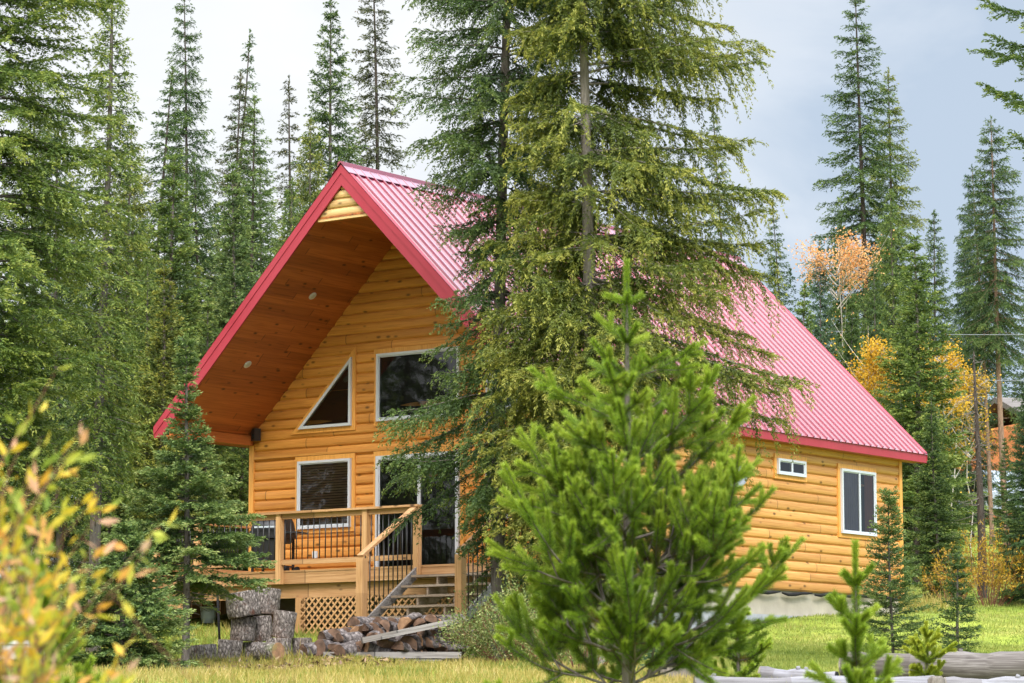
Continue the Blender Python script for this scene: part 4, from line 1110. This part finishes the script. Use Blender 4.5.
def aspen(px, s, ytop, spread, yb, leaf, seed, label, n=22, lf=34):
    r = np.random.default_rng(seed); loc = at(px, s); H = zat(ytop, s) - loc.z; hb = zat(yb, s) - loc.z
    stems = [[(0, 0, -.1), (r.normal(0, .1), r.normal(0, .1), H * .5), (r.normal(0, .15), r.normal(0, .15), H * .97)]]
    for k in range(n):
        z = r.uniform(hb, H * .93); a = r.uniform(0, 6.3); L = spread * r.uniform(.5, 1.0) * (1.15 - .6 * (z - hb) / max(.1, H - hb))
        stems.append([(0, 0, z - L * .5), (math.cos(a) * L * .5, math.sin(a) * L * .5, z), (math.cos(a) * L, math.sin(a) * L, z + L * .45)])
    P = leafy(seed, stems, .065, .055, lf, .55, .022, sub=6)
    tree_obj('aspen_tree', P, loc, 0, M['bark_pale'], M[leaf], label, 'autumn aspens right of the roof')
aspen(838, 80, 232, 1.25, 285, 'f_orange', 61, 'orange-leaved aspen with pale bare branches against the tall right spruce', 20, 17)
aspen(872, 72, 328, .75, 420, 'f_aspen', 62, 'yellow aspen just above the right roof slope', 26, 18)
aspen(943, 76, 336, .7, 410, 'f_aspen', 63, 'bright yellow aspen between the light green young spruce and the bare trunks', 26, 18)
aspen(968, 78, 362, .75, 450, 'f_gold', 64, 'thin golden aspen left of the reddish bare trunk', 26, 14)
def bush(name, px, s, ytop, rad, leaf, seed, label, n=34, lf=26, ll=.05, lw=.02, r0=.010, cat='bush', group=None, spread=.16, sub=4):
    r = np.random.default_rng(seed); loc = at(px, s); H = zat(ytop, s) - loc.z; stems = []
    for k in range(n):
        a = r.uniform(0, 6.3); q = math.sqrt(r.random()); x, y = math.cos(a) * q * rad, math.sin(a) * q * rad; h = H * (1.02 - .45 * q * q) * r.uniform(.72, 1.05)
        stems.append([(x * .25, y * .25, -.1), (x * .7, y * .7, h * .5), (x * 1.05, y * 1.05, h)])
    tree_obj(name, leafy(seed, stems, ll, lw, lf, spread, r0, sub=sub), loc, 0, M['twig'], M[leaf], label, group, cat, 'leaves', 'stems')
bush('willow_bush', 985, 63, 535, 1.15, 'f_gold', 71, 'golden willow bush at the top of the lawn', 40, 20, .07, .026)
bush('willow_bush', 948, 64.5, 548, .7, 'f_gold', 72, 'smaller tawny bush left of the golden willow bush', 18, 14, .06, .022)
bush('willow_bush', 523, 42.3, 592, 1.05, 'f_willow', 73, 'grey-green willow bush between the woodpile and the bright green pine', 62, 34, .048, .020, sub=6, spread=.3)
bush('willow_bush', 580, 40, 612, .9, 'f_willow', 74, 'straggly willow bush under the drooping olive spruce', 26, 22, .045, .018)

# ------------------------------------------------------------------ young pines
zt = zat(262, 20); p = at(627, 20)
tree_obj('pine_tree', pine(81, zt - p.z, 13, 8, .29, .172, .054, 1250, .62, 3, 64, 2, .0017), p, .6, M['bark'], M['f_pine'], 'bright green bushy young pine in front of the cabin centre')
zt = zat(543, 20); p = at(852, 20)
tree_obj('pine_tree', pine(82, zt - p.z, 7, 3, .27, .15, .060, 1500, .7, 4, 56, 1, .0019), p, 0, M['bark'], M['f_pine'], 'small pine with tall upright candle in front of the side wall corner')
zt = zat(560, 19); p = at(47, 19)
tree_obj('pine_tree', pine(83, zt - p.z, 7, 4, .30, .15, .060, 1500, .7, 4, 45, 1, .0019), p, 1, M['bark'], M['f_pine'], 'bright green young pine beside the yellow-leaved shrub at lower left')
zt = zat(600, 35); p = at(735, 35)
tree_obj('pine_tree', pine(84, zt - p.z + .05, 4, 3, .24, .20, .06, 700, .8, 4, 70, 0, .0042), p, 2, M['bark'], M['f_pine'], 'little spreading pine beside the burnt stump on the lawn')
zt = zat(624, 35); p = at(921, 35)
tree_obj('pine_tree', pine(85, zt - p.z + .02, 4, 3, .17, .13, .05, 700, .7, 4, 58, 0, .0042), p, 3, M['bark'], M['f_yellowpine'], 'yellowish seedling pine in front of the long grey log')
def sapling(seed, px, s, ytop, R, leaf, label, **k):
    p = at(px, s); H = zat(ytop, s) - p.z
    kw = dict(cb=.06, nb=70, power=.8, el_top=50, el_bot=8, droop=6, tipup=14, sec_sp=.06, sec_k=.5, sec_max=.28, hang=.05, g=.05, sh_len=.06, sh_w=.018, sh_sp=.020, reps=2, trunk_r=.016, dead=2, lim_r=.6, tip=.12, gapz=.13); kw.update(k)
    tree_obj('spruce_tree', spruce(seed, H, R, **kw), p, 1, M['bark'], M['f_' + leaf], label, 'saplings on the lawn')
sapling(91, 888, 47, 492, .80, 'fir', 'slender blue-green spruce sapling at the back corner of the side wall', nb=110, sh_sp=.016)
sapling(92, 952, 44, 560, .48, 'spruce', 'short dark spruce sapling alone on the open lawn', nb=60)
sapling(93, 668, 37.5, 628, .55, 'blue', 'bluish spruce seedling behind the burnt stump', nb=40)

# off-frame pine whose boughs reach into the top right corner
p = at(1108, 36); 
tree_obj('spruce_tree', spruce(95, 11.0, 1.75, cb=.55, nb=40, power=.2, el_top=20, el_bot=6, droop=4, tipup=26, sec_sp=.06, sec_k=.42, sec_max=.4, hang=.1, g=.15, sh_len=.08, sh_w=.018, sh_sp=.018, reps=3, trunk_r=.12, dead=0, tip=.1, gapz=.5),
    p, .4, M['bark'], M['f_spruce'], 'spruce reaching dark green boughs into the top right corner')

# ------------------------------------------------------------------ blurred autumn shrub close to the camera
r = np.random.default_rng(101); stems = []
base = at(-30, 6.6)
for k in range(24):
    px = r.uniform(-75, 48); yt = 446 + 240 * max(0, (px - 10) / 60) ** 1.2 + r.uniform(0, 130); s = 6.6 + r.uniform(-.4, .45)
    q = at(px, s); top = Vector((q.x, q.y, zat(yt, s))) - base
    stems.append([(r.normal(0, .06), r.normal(0, .06), -.05), (top.x * .45 + r.normal(0, .04), top.y * .45 + r.normal(0, .04), top.z * .55), tuple(top)])
tree_obj('autumn_shrub', leafy(101, stems, .052, .019, 12, .045, .0045, sub=7), base, 0, M['twig'], M['f_near'], 'out-of-focus shrub with yellow and pink leaves at the left edge', None, 'shrub', 'leaves', 'stems')
base = at(255, 5.0); stems = []
for px, yt in ((262, 640), (306, 612), (283, 598), (322, 655), (246, 665), (292, 668)):
    q = at(px, 5.0); top = Vector((q.x, q.y, zat(yt, 5.0))) - base
    stems.append([(0, 0, -.05), (top.x * .4 + .01, top.y * .4, top.z * .6), tuple(top)])
tree_obj('autumn_shrub', leafy(102, stems, .040, .013, 4, .015, .003, sub=1), base, 0, M['twig'], M['f_near'], 'blurred few-leaved twig tips before the firewood', None, 'shrub', 'leaves', 'stems')
# ------------------------------------------------------------------ firewood
rw = random.Random(12)
def bolt(px, ybot, ytop, wpx, s, tilt=0, label='', lie=None):
    t = (px - 512) / FPX * s * 1.0085
    q = CAMP[:2] + FWD * s + RGT * t
    zb, zt = zat(ybot, s), zat(ytop, s); rad = wpx / 2 / FPX * s
    o = empty('firewood_round', (q[0], q[1], zb), 0, label, 'firewood', 'unsplit rounds stacked on end')
    h = zt - zb; ax = Vector((RGT[0], RGT[1], 0)) * math.sin(tilt) + Vector((0, 0, 1)) * math.cos(tilt)
    n = 22; pts = [ax * h * f for f in (0, .04, .3, .6, .96, 1)]
    ph = [rw.uniform(0, 6) for _ in range(3)]
    mb = MB(); mb.tube(pts, [rad * .94, rad, rad * 1.0, rad * .98, rad, rad * .95], n, caps=False, jit=.035)
    mb.build('bark', M['bolt_bark'], o)
    mb = MB(); mb.tube([ax * (h - .012), ax * (h + .001)], rad * .93, n, smooth=False, caps=True); mb.build('cut_end', M['cut'], o)
    return o
ST = 46.8
for a in [
 (248, 617, 592, 33, ST, -.16, 'leaning bark-covered round at the back left top of the firewood stack'),
 (269, 614, 588, 25, ST + .6, .10, 'tall round in the middle top of the firewood stack'),
 (285, 638, 611, 23, ST - .3, .13, 'tapered round with a pale flat top, right side of the stack'),
 (246, 641, 617, 25, ST + .1, .05, 'grey barked round under the leaning round'),
 (267, 641, 616, 18, ST + .4, -.06, 'narrow round under the middle top round'),
 (281, 665, 638, 26, ST - .4, .03, 'barked round carrying the tapered flat-topped round'),
 (305, 664, 638, 20, ST - .1, -.02, 'round with pale top standing next to the split firewood'),
 (257, 664, 642, 21, ST + .2, -.05, 'bottom barked round in the middle of the stack'),
 (233, 665, 640, 25, ST - .1, .06, 'bottom barked round left in the stack'),
 (208, 668, 645, 29, ST - .5, -.08, 'wide squat round at the left end of the firewood')]:
    bolt(*a[:6], label=a[6])
# the round lying on its side, sawn face to the camera
p = at(274, 45.4, .06); o = empty('firewood_round', p, 0, 'round lying on its side with orange sawn face showing', 'firewood', 'unsplit rounds stacked on end')
axd = (Vector((-RGT[0] * .75 + FWD[0] * .6, -RGT[1] * .75 + FWD[1] * .6, 0))).normalized(); z0 = Vector((0, 0, .145)) + Vector((RGT[0], RGT[1], 0)) * .12
MB().tube([z0, z0 + axd * .02, z0 + axd * .46], [.14, .15, .15], 22, caps=False, jit=.03).build('bark', M['bolt_bark'], o)
MB().tube([z0 + axd * .015, z0 - axd * .002], .141, 22, smooth=False).build('cut_end', M['cut'], o)

def split_log(kind, L, r, rnd):
    """half or quarter of a round: bark on the curved side, split faces inside; axis along local X"""
    a0, a1 = {'half': (0, PI), 'quarter': (PI * .15, PI * .8), 'round': (0, 2 * PI)}[kind]
    n = 12; mb = MB(); ring = []
    pts2 = [(math.cos(a0 + (a1 - a0) * k / n) * r * rnd.uniform(.93, 1.05), math.sin(a0 + (a1 - a0) * k / n) * r * rnd.uniform(.93, 1.05)) for k in range(n + 1)]
    core = (rnd.uniform(-.1, .1) * r, rnd.uniform(-.05, .08) * r)
    xs = [-L / 2, -L / 6, L / 6, L / 2]; vs = []
    for x in xs:
        j = 1 + rnd.uniform(-.05, .05)
        vs += [(x + (rnd.uniform(-.012, .012) if abs(x) > L / 3 else 0), y * j, z * j) for y, z in pts2] + [(x, core[0], core[1])]
    m = n + 2
    for i in range(3):
        for k in range(n): mb.add([], []); 
    fs_b = [(i * m + k, (i + 1) * m + k, (i + 1) * m + k + 1, i * m + k + 1) for i in range(3) for k in range(n)]
    fs_s = [(i * m + n, (i + 1) * m + n, (i + 1) * m + n + 1, i * m + n + 1) for i in range(3)] + [(i * m + n + 1, (i + 1) * m + n + 1, (i + 1) * m, i * m) for i in range(3)]
    e0 = [tuple(range(m))[::-1], tuple(3 * m + k for k in range(m))]
    mb.add(vs, fs_b, 0, True)
    b = 0
    for f in fs_s + e0: mb.f.append(list(f)); mb.m.append(1); mb.sm.append(False)
    return mb
special = {3: 'curved slab of grey bark firewood at the left front of the split pile', 9: 'orange-faced split log low in the middle of the woodpile', 26: 'split log with a dark end propped on top of the woodpile by the stairs'}
k = 0
S0 = 45.5
for layer in range(4):
    cnt = (15, 14, 12, 8)[layer]
    for i in range(cnt):
        f = (i + .5) / cnt
        px = (318 + 146 * f, 328 + 134 * f, 362 + 98 * f, 404 + 52 * f)[layer] + rw.uniform(-4, 4)
        s = S0 + rw.uniform(-.15, .3) + layer * .12
        g = at(px, s); kind = rw.choice(['half', 'half', 'quarter', 'half', 'round'])
        r_ = rw.uniform(.11, .165); L = rw.uniform(.38, .5)
        me = split_log(kind, L, r_, rw)
        o = me.build('split_log', [M['split_bark'], M['cut_old']] if rw.random() < .85 else [M['split_bark'], M['cut']])
        o.location = (g.x, g.y, g.z + .13 + layer * .15 + (.03 * math.sin(px * .1)))
        az = math.atan2(FWD[1], FWD[0]) + rw.uniform(-1.15, -.35)
        o.rotation_euler = (rw.uniform(-.8, .8) + (0 if rw.random() < .8 else PI * .9), rw.uniform(-.25, .25), az)
        tag(o, special.get(k, 'dark barked split log among the jumbled woodpile before the stairs'), 'firewood', 'split firewood in the pile')
        k += 1
# a second file behind, so the pile has depth
for i in range(14):
    px = 345 + 115 * (i + .5) / 14; g = at(px, S0 + .55)
    o = split_log('half', .46, .15, rw).build('split_log', [M['split_bark'], M['cut_old']])
    o.location = (g.x, g.y, g.z + .15 + .17 * (i % 3)); o.rotation_euler = (rw.uniform(-.4, .4), 0, math.atan2(FWD[1], FWD[0]) + rw.uniform(-1, -.4))
    tag(o, 'dark barked split log among the jumbled woodpile before the stairs', 'firewood', 'split firewood in the pile')
# pallet under the pile
pa, pb = at(326, S0 - .22), at(462, S0 - .22)
pal = empty('pallet', (pa + pb) / 2, YAW, 'weathered grey pallet under the split firewood', 'pallet')
Lp = (pb - pa).length
MB().box(-Lp / 2, Lp / 2, -.02, .03, .07, .17).build('edge_board', M['grey_plank'], pal)
MB().box(-Lp / 2 + .1, Lp / 2 - .3, -.05, -.024, -.05, .05).build('edge_board', M['grey_plank'], pal)
for i in range(5):
    x = -Lp / 2 + .12 + (Lp - .24) * i / 4
    MB().box(x - .05, x + .05, .032, .9, -.06, .16).build('runner', M['grey_plank'], pal)
# long grey plank sloping across the pile
g0, g1 = at(364, S0 - .35), at(466, S0 - .1)
z0_, z1_ = zat(640.5, S0 - .35), zat(619, S0 - .1)
mb = MB(); a, b = Vector((g0.x, g0.y, z0_)), Vector((g1.x, g1.y, z1_)); mid = (a + b) / 2; Lk = (b - a).length
mb.box(-Lk / 2, Lk / 2, -.10, .10, -.045, .045)
o = mb.build('timber_plank', M['grey_plank']); o.location = mid
xa = (b - a).normalized(); ya = Vector((0, 0, 1)).cross(xa).normalized(); za = xa.cross(ya)
o.rotation_euler = Matrix((xa, ya, za)).transposed().to_euler()
tag(o, 'long weathered grey plank lying slanted across the woodpile', 'plank')
# iron bar leaning beside the stack
a = at(225, 47.2); o = MB().tube([(0, 0, -.05), (-.10, 0, zat(589, 47.2) - a.z)], .022, 6).build('iron_bar', M['char']); o.location = (a.x, a.y, a.z + .4)
o.location.z = a.z; tag(o, 'dark upright bar stuck in the ground beside the leaning round', 'bar')
# pale bucket under the deck
a = at(212, 54.6); o = empty('bucket', a, 0, 'pale grey bucket on the grass beneath the deck', 'bucket')
MB().tube([(0, 0, 0), (0, 0, .30)], [.13, .16], 16).build('pail', M['grey_paint'], o)
MB().tube([(0, 0, .28), (0, 0, .31)], [.165, .165], 16).build('rim', M['vinyl'], o)

# ------------------------------------------------------------------ foreground logs
def log(name, px0, px1, s0, s1, y0, y1, r0, r1, m, label, n=16, seg=14):
    """felled log between two image columns; y = row of its upper edge"""
    def pt(px, s, y, r):
        t = (px - 512) / FPX * s * 1.0085; q = CAMP[:2] + FWD * s + RGT * t
        return Vector((q[0], q[1], zat(y, s) - r))
    a, b = pt(px0, s0, y0, r0), pt(px1, s1, y1, r1)
    mid = (a + b) / 2; L = (b - a).length; xa = (b - a).normalized(); ya = Vector((0, 0, 1)).cross(xa).normalized(); za = xa.cross(ya)
    o = empty(name, mid, 0, label, 'log'); o.rotation_euler = Matrix((xa, ya, za)).transposed().to_euler()
    pts = [(-L / 2 + L * i / seg, .02 * math.sin(i * 1.3), .015 * math.sin(i * .9 + 1)) for i in range(seg + 1)]
    rad = [(r0 + (r1 - r0) * i / seg) * (1 + .05 * math.sin(i * 2.2)) for i in range(seg + 1)]
    MB().tube(pts, rad, n, caps=False, jit=.03).build('stem', m, o)
    for i, sg in ((0, -1), (seg, 1)):
        p = Vector(pts[i]); MB().tube([p - Vector((sg * .02, 0, 0)), p + Vector((sg * .006, 0, 0))], rad[i] * .97, n, smooth=False, jit=.03).build('cut_end', M['char'] if sg > 0 else M['bark_grey'], o)
    rr = random.Random(int(px0))
    for k in range(2):
        i = rr.randrange(1, seg); p = Vector(pts[i]); a_ = rr.uniform(.3, 2.2)
        d = Vector((rr.uniform(-.3, .3), -math.cos(a_), math.sin(a_)))
        MB().tube([p + d * rad[i] * .8, p + d * (rad[i] + .025)], [.032, .024], 7).build('knot_stub', m, o)
    return o
log('felled_log', 838, 1021, 37.6, 36.6, 653, 651, .17, .215, M['log_grey'], 'thick dark grey felled log with a charred end at lower right')
log('felled_log', 692, 928, 33.4, 33.6, 677, 676, .085, .11, M['log_pale'], 'long silvery pole lying along the bottom edge of the lawn')
log('felled_log', 757, 832, 34.8, 34.4, 667, 672, .10, .09, M['log_pale'], 'short silvery log behind the long silvery pole')
log('felled_log', 938, 1060, 33.3, 33.2, 678, 677, .10, .11, M['log_pale'], 'silvery pole at the bottom right corner beyond the round dark post')
a = at(930, 33.2); o = MB().tube([(0, 0, -.3), (0, 0, zat(679, 33.2) - a.z), (0, 0, zat(676, 33.2) - a.z)], [.1, .1, .06], 14).build('fence_post', M['bark']); o.location = a
tag(o, 'round dark post head between two silvery poles', 'post')
# burnt stump
a = at(681, 35.6); st_ = empty('burnt_stump', a, .3, 'charred jagged stump with black top below the bright green pine', 'stump')
mb = MB(); rs = random.Random(8); H0 = zat(655, 35.6) - a.z
mb2 = MB()
for k in range(11):
    ang_ = k / 11 * 2 * PI; c, s_ = math.cos(ang_), math.sin(ang_); h = H0 * rs.uniform(.72, 1.0); rr_ = .27
    P0 = Vector((c * rr_, s_ * rr_, 0)); tn = Vector((-s_, c, 0)) * .085; rd = Vector((c, s_, 0)) * .03
    lo = h * .55
    for (m_, za_, zb_) in ((mb2, -.2, lo), (mb, lo, h)):
        m_.add([P0 - tn - rd + Vector((0, 0, za_)), P0 + tn - rd + Vector((0, 0, za_)), P0 + tn + rd + Vector((0, 0, za_)), P0 - tn + rd + Vector((0, 0, za_)),
                P0 - tn - rd + Vector((0, 0, zb_)), P0 + tn - rd + Vector((0, 0, zb_ * .97)), P0 + tn + rd + Vector((0, 0, zb_ * .96)), P0 - tn + rd + Vector((0, 0, zb_))],
               [(0,3,2,1),(4,5,6,7),(0,1,5,4),(1,2,6,5),(2,3,7,6),(3,0,4,7)])
mb.tube([(0, 0, H0 * .3), (0, 0, H0 * .7)], .22, 12); mb2.tube([(0, 0, -.2), (0, 0, H0 * .3)], .23, 12)
mb.build('charred_top', M['char'], st_); mb2.build('stump_base', M['bark_grey'], st_)

# ------------------------------------------------------------------ far things between the trees
# neighbour's reddish cabin with dark roof
a = at(1004, 108); nb_ = empty('neighbour_cabin', a, YAW + .35, 'orange-red neighbouring cabin glimpsed between right-hand trees', 'cabin')
M['red_wood'] = wood('red_cedar_wall', 0, (.36, .10, .03), (.52, .17, .06), (.60, .23, .09), logh=.2, knots=False)
zt = zat(429, 108) - a.z
MB().box(-.62, 5.5, -2.5, 3, -.4, zt).build('wall', M['red_wood'], nb_)
mb = MB(); mb.prism([(-.35, -3.2, zt - .35), (-.35, .2, zt + 1.0), (-.35, 3.7, zt - .35), (-.35, 3.7, zt - .15), (-.35, .2, zt + 1.22), (-.35, -3.2, zt - .15)], (6.6, 0, 0)); mb.build('roof', M['log_grey'], nb_)
MB().box(1.6, 2.6, -2.53, -2.48, zt - 1.7, zt - .6).build('window', M['interior'], nb_)

def vehicle(loc, rz, L, Wd, H, body, label, cat, name):
    v = empty(name, loc, rz, label, cat)
    prof = [(-L/2, .35), (-L/2, .95), (-L*.46, 1.0), (-L*.40, H), (L*.12, H), (L*.26, 1.05), (L*.47, .92), (L/2, .75), (L/2, .35)]
    mb = MB(); mb.prism([(x, -Wd/2, z) for x, z in prof], (0, Wd, 0)); mb.build('body', body, v)
    for sy in (-1, 1):
        y = sy * (Wd / 2 + .004)
        MB().add([(-L*.385, y, 1.06), (L*.20, y, 1.06), (L*.11, y, H - .09), (-L*.36, y, H - .09)], [(0, 1, 2, 3)]).build('side_window', M['interior'], v)
        for x in (-L*.31, L*.31):
            w = MB().tube([(x, sy * (Wd/2 - .2), .33), (x, sy * (Wd/2 + .012), .33)], .33, 18, smooth=False).build('wheel', M['black'], v)
            MB().tube([(x, sy * (Wd/2 + .012), .33), (x, sy * (Wd/2 + .03), .33)], .19, 14, smooth=False).build('rim', M['grey_paint'], w)
    mb = MB(); x0, x1 = L*.125, L*.255; mb.add([(x0, -Wd*.44, H - .07), (x1, -Wd*.46, 1.09), (x1, Wd*.46, 1.09), (x0, Wd*.44, H - .07)], [(0, 1, 2, 3)]); 
    mb.v = [(x + .012, y, z + .014) for x, y, z in mb.v]; mb.build('windscreen', M['glass'], v)
    for sy in (-1, 1): MB().box(L/2 - .02, L/2 + .012, sy*Wd*.36 - .14, sy*Wd*.36 + .14, .70, .84).build('headlight', M['vinyl'], v)
    return v
M['silver'] = simple('silver_paint', (.30, .33, .38), 0.3, 0.05, 3, .5)
vehicle(at(975, 103), YAW + PI * .62, 4.6, 1.85, 1.75, M['silver'], 'silver-blue car parked beneath the orange-red neighbouring cabin', 'car', 'parked_car')
M['van_grey'] = simple('grey_van_paint', (.30, .34, .38), 0.4, 0.05, 3, .5)
vehicle(at(62, 66), YAW + .25, 4.9, 1.95, 2.05, M['van_grey'], 'grey van half hidden behind the left spruces', 'van', 'parked_van')
# low white trailer at the lower left edge
a = at(8, 42.6); tr = empty('utility_trailer', a, YAW, 'low white-sided trailer at the lower left edge behind the shrub', 'trailer')
zt = zat(641, 42.6) - a.z; zb = zat(659, 42.6) - a.z
mb = MB(); mb.box(-1.6, .44, 0, .03, zb, zt); mb.box(.41, .44, .031, 1.3, zb, zt); mb.box(-1.6, .409, 1.27, 1.3, zb, zt); mb.box(-1.6, .409, .031, 1.269, zb, zb + .04); mb.build('side_board', M['vinyl'], tr)
MB().box(-1.62, .47, -.025, -.001, zt - .045, zt + .012).build('top_rim', M['vinyl'], tr)
for x in (-.9, -.1): MB().tube([(x, .1, .12), (x, .28, .12)], .26, 18, smooth=False).build('wheel', M['black'], tr)
MB().box(-.05 + .47, .52, -.05, .02, 0, zat(597, 42.6) - a.z).build('corner_stake', M['grey_plank'], tr)

# power lines crossing the right background, from pole to pole beyond the frame
M['cable'] = simple('power_cable', (.16, .17, .18), 0.6, 0.1)
for y0, y1, nm in ((328, 331, 'upper thin power line crossing the tall bare trunks at right'), (372, 378, 'lower thin power line crossing in front of the golden aspens')):
    pts = []
    for i in range(17):
        f = i / 16; px = 760 + 420 * f; s = 82; t = (px - 512) / FPX * s * 1.0085; q = CAMP[:2] + FWD * s + RGT * t
        pts.append((q[0], q[1], zat(y0 + (y1 - y0) * f, s) - .15 * math.sin(PI * f)))
    tag(MB().tube(pts, .009, 5).build('power_line', M['cable']), nm, 'power line')

# ------------------------------------------------------------------ far wood behind everything: reads as one mass
rng = np.random.default_rng(202)
Vs, Fs, Ts, off = [], [], [], 0
TVs, TFs, toff = [], [], 0
lo = spruce(203, 14, 2.0, cb=.05, nb=120, power=.65, el_top=30, el_bot=-12, droop=18, tipup=34, sec_sp=.16, sec_k=.45, sec_max=.5, hang=.3, g=.3, sh_len=.24, sh_w=.085, sh_sp=.13, trunk_r=.14, sparse=.3, dead=4)
(tv, tf), (v, f, t) = lo
for px0, px1, cnt in ((-120, 330, 46), (720, 1150, 40)):
    for k in range(cnt):
        px = px0 + (px1 - px0) * (k + rng.random()) / cnt; s = rng.uniform(104, 135); loc = at(px, s); yt = rng.uniform(255, 350) if px > 700 else rng.uniform(190, 300)
        q = (zat(yt, s) - loc.z) / 14; a = rng.uniform(0, 6.3); Rm = np.array([[math.cos(a), -math.sin(a), 0], [math.sin(a), math.cos(a), 0], [0, 0, 1]]) * q
        Vs.append(v @ Rm.T + np.array(loc)); Fs.append(f + off); off += len(v); Ts.append(t + rng.normal(0, .1) - .08)
far = link(bpy.data.objects.new('far_forest', np_mesh('far_forest', np.concatenate(Vs), np.concatenate(Fs), M['f_dark'], np.concatenate(Ts))))
tag(far, 'dense dark conifer forest filling the gaps behind the nearer trees', 'forest', kind='stuff')

# ------------------------------------------------------------------ grass
def grass(name, regions, mat, label):
    rng = np.random.default_rng(303); B, D, Ln, Wd, T = [], [], [], [], []
    for (p0, p1, s0, s1, n, h0, h1, t0) in regions:
        s = np.sqrt(rng.uniform(s0 ** 2, s1 ** 2, n)); px = rng.uniform(p0, p1, n); tt = (px - 512) / FPX * s * 1.0085
        x = CAMP[0] + FWD[0] * s + RGT[0] * tt; y = CAMP[1] + FWD[1] * s + RGT[1] * tt
        ok = ~((np.abs(x) < W + .12) & (y > -.1) & (y < LEN + .1)) & ~((x > DX0) & (x < DX1) & (y > DY - .1) & (y < 0) )
        x, y = x[ok], y[ok]; k = len(x)
        cl = .5 + .5 * np.sin(x * 1.7 + 1.3 * np.sin(y * 1.1)) * np.sin(y * 1.9 + 1.1 * np.sin(x * .8)); cl2 = .5 + .5 * np.sin(x * 5.1 + 2 * np.sin(y * 3.3)) * np.sin(y * 4.3)
        B.append(np.stack([x, y, terrain(x, y) - .01], 1)); D.append(unit(rng.normal(0, .42, (k, 3)) * np.array([1, 1, 0]) + np.array([0, 0, 1.])))
        Ln.append(rng.uniform(h0, h1, k) * (.45 + .5 * cl + .5 * cl2)); Wd.append(np.full(k, .008 + .0002 * s0)); T.append(t0 + .28 * (cl - .5) + rng.uniform(-.25, .25, k))
    b = np.concatenate(B); V, F = kites(b, np.concatenate(D), np.concatenate(Ln), np.concatenate(Wd), rng, .2, .25)
    tag(link(bpy.data.objects.new(name, np_mesh(name, V, F, mat, np.repeat(np.concatenate(T), 4)))), label, 'grass', kind='stuff')
M['f_grass'] = foliage('grass_blades', [(0, (.07, .12, .018)), (.35, (.18, .232, .038)), (.65, (.285, .32, .062)), (.85, (.38, .37, .10)), (1, (.46, .38, .13))], .35)
M['f_straw'] = foliage('dry_grass_blades', [(0, (.09, .14, .02)), (.4, (.22, .23, .04)), (.75, (.38, .29, .07)), (1, (.48, .37, .14))], .35)
grass('lawn_grass', [(660, 1060, 33, 50, 150000, .04, .10, .55), (560, 1060, 50, 82, 110000, .03, .09, .58), (-60, 660, 33, 75, 80000, .05, .13, .42)], M['f_grass'], 'short yellow-green lawn grass sloping up beside the cabin')
grass('dry_grass', [(40, 720, 34, 43, 34000, .06, .18, .68), (180, 520, 43, 46.1, 14000, .05, .15, .6), (640, 860, 33, 37, 7000, .06, .16, .5), (-40, 330, 44, 60, 9000, .10, .30, .45), (880, 940, 61, 64, 500, .2, .5, .7)], M['f_straw'], 'taller straw-coloured grass in front of the firewood')

# bark scraps and chips trodden round the firewood
rng = np.random.default_rng(404); n = 3800
s_ = rng.uniform(43.2, 47.6, n); px_ = rng.normal(300, 85, n); tt_ = (px_ - 512) / FPX * s_ * 1.0085
x_ = CAMP[0] + FWD[0] * s_ + RGT[0] * tt_; y_ = CAMP[1] + FWD[1] * s_ + RGT[1] * tt_
d_ = rng.normal(size=(n, 3)) * np.array([1, 1, .18]); 
V, F = kites(np.stack([x_, y_, terrain(x_, y_) + rng.uniform(.01, .06, n)], 1), unit(d_), rng.uniform(.05, .17, n), rng.uniform(.02, .06, n), rng, .15, .5)
M['chips'] = foliage('wood_chips', [(0, (.05, .03, .02)), (.5, (.16, .09, .05)), (.8, (.34, .22, .12)), (1, (.45, .33, .2))], .05)
tag(link(bpy.data.objects.new('bark_scraps', np_mesh('bark_scraps', V, F, M['chips'], np.repeat(rng.random(n), 4)))), 'brown bark scraps and wood chips littering the grass round the firewood', 'wood chips', kind='stuff')
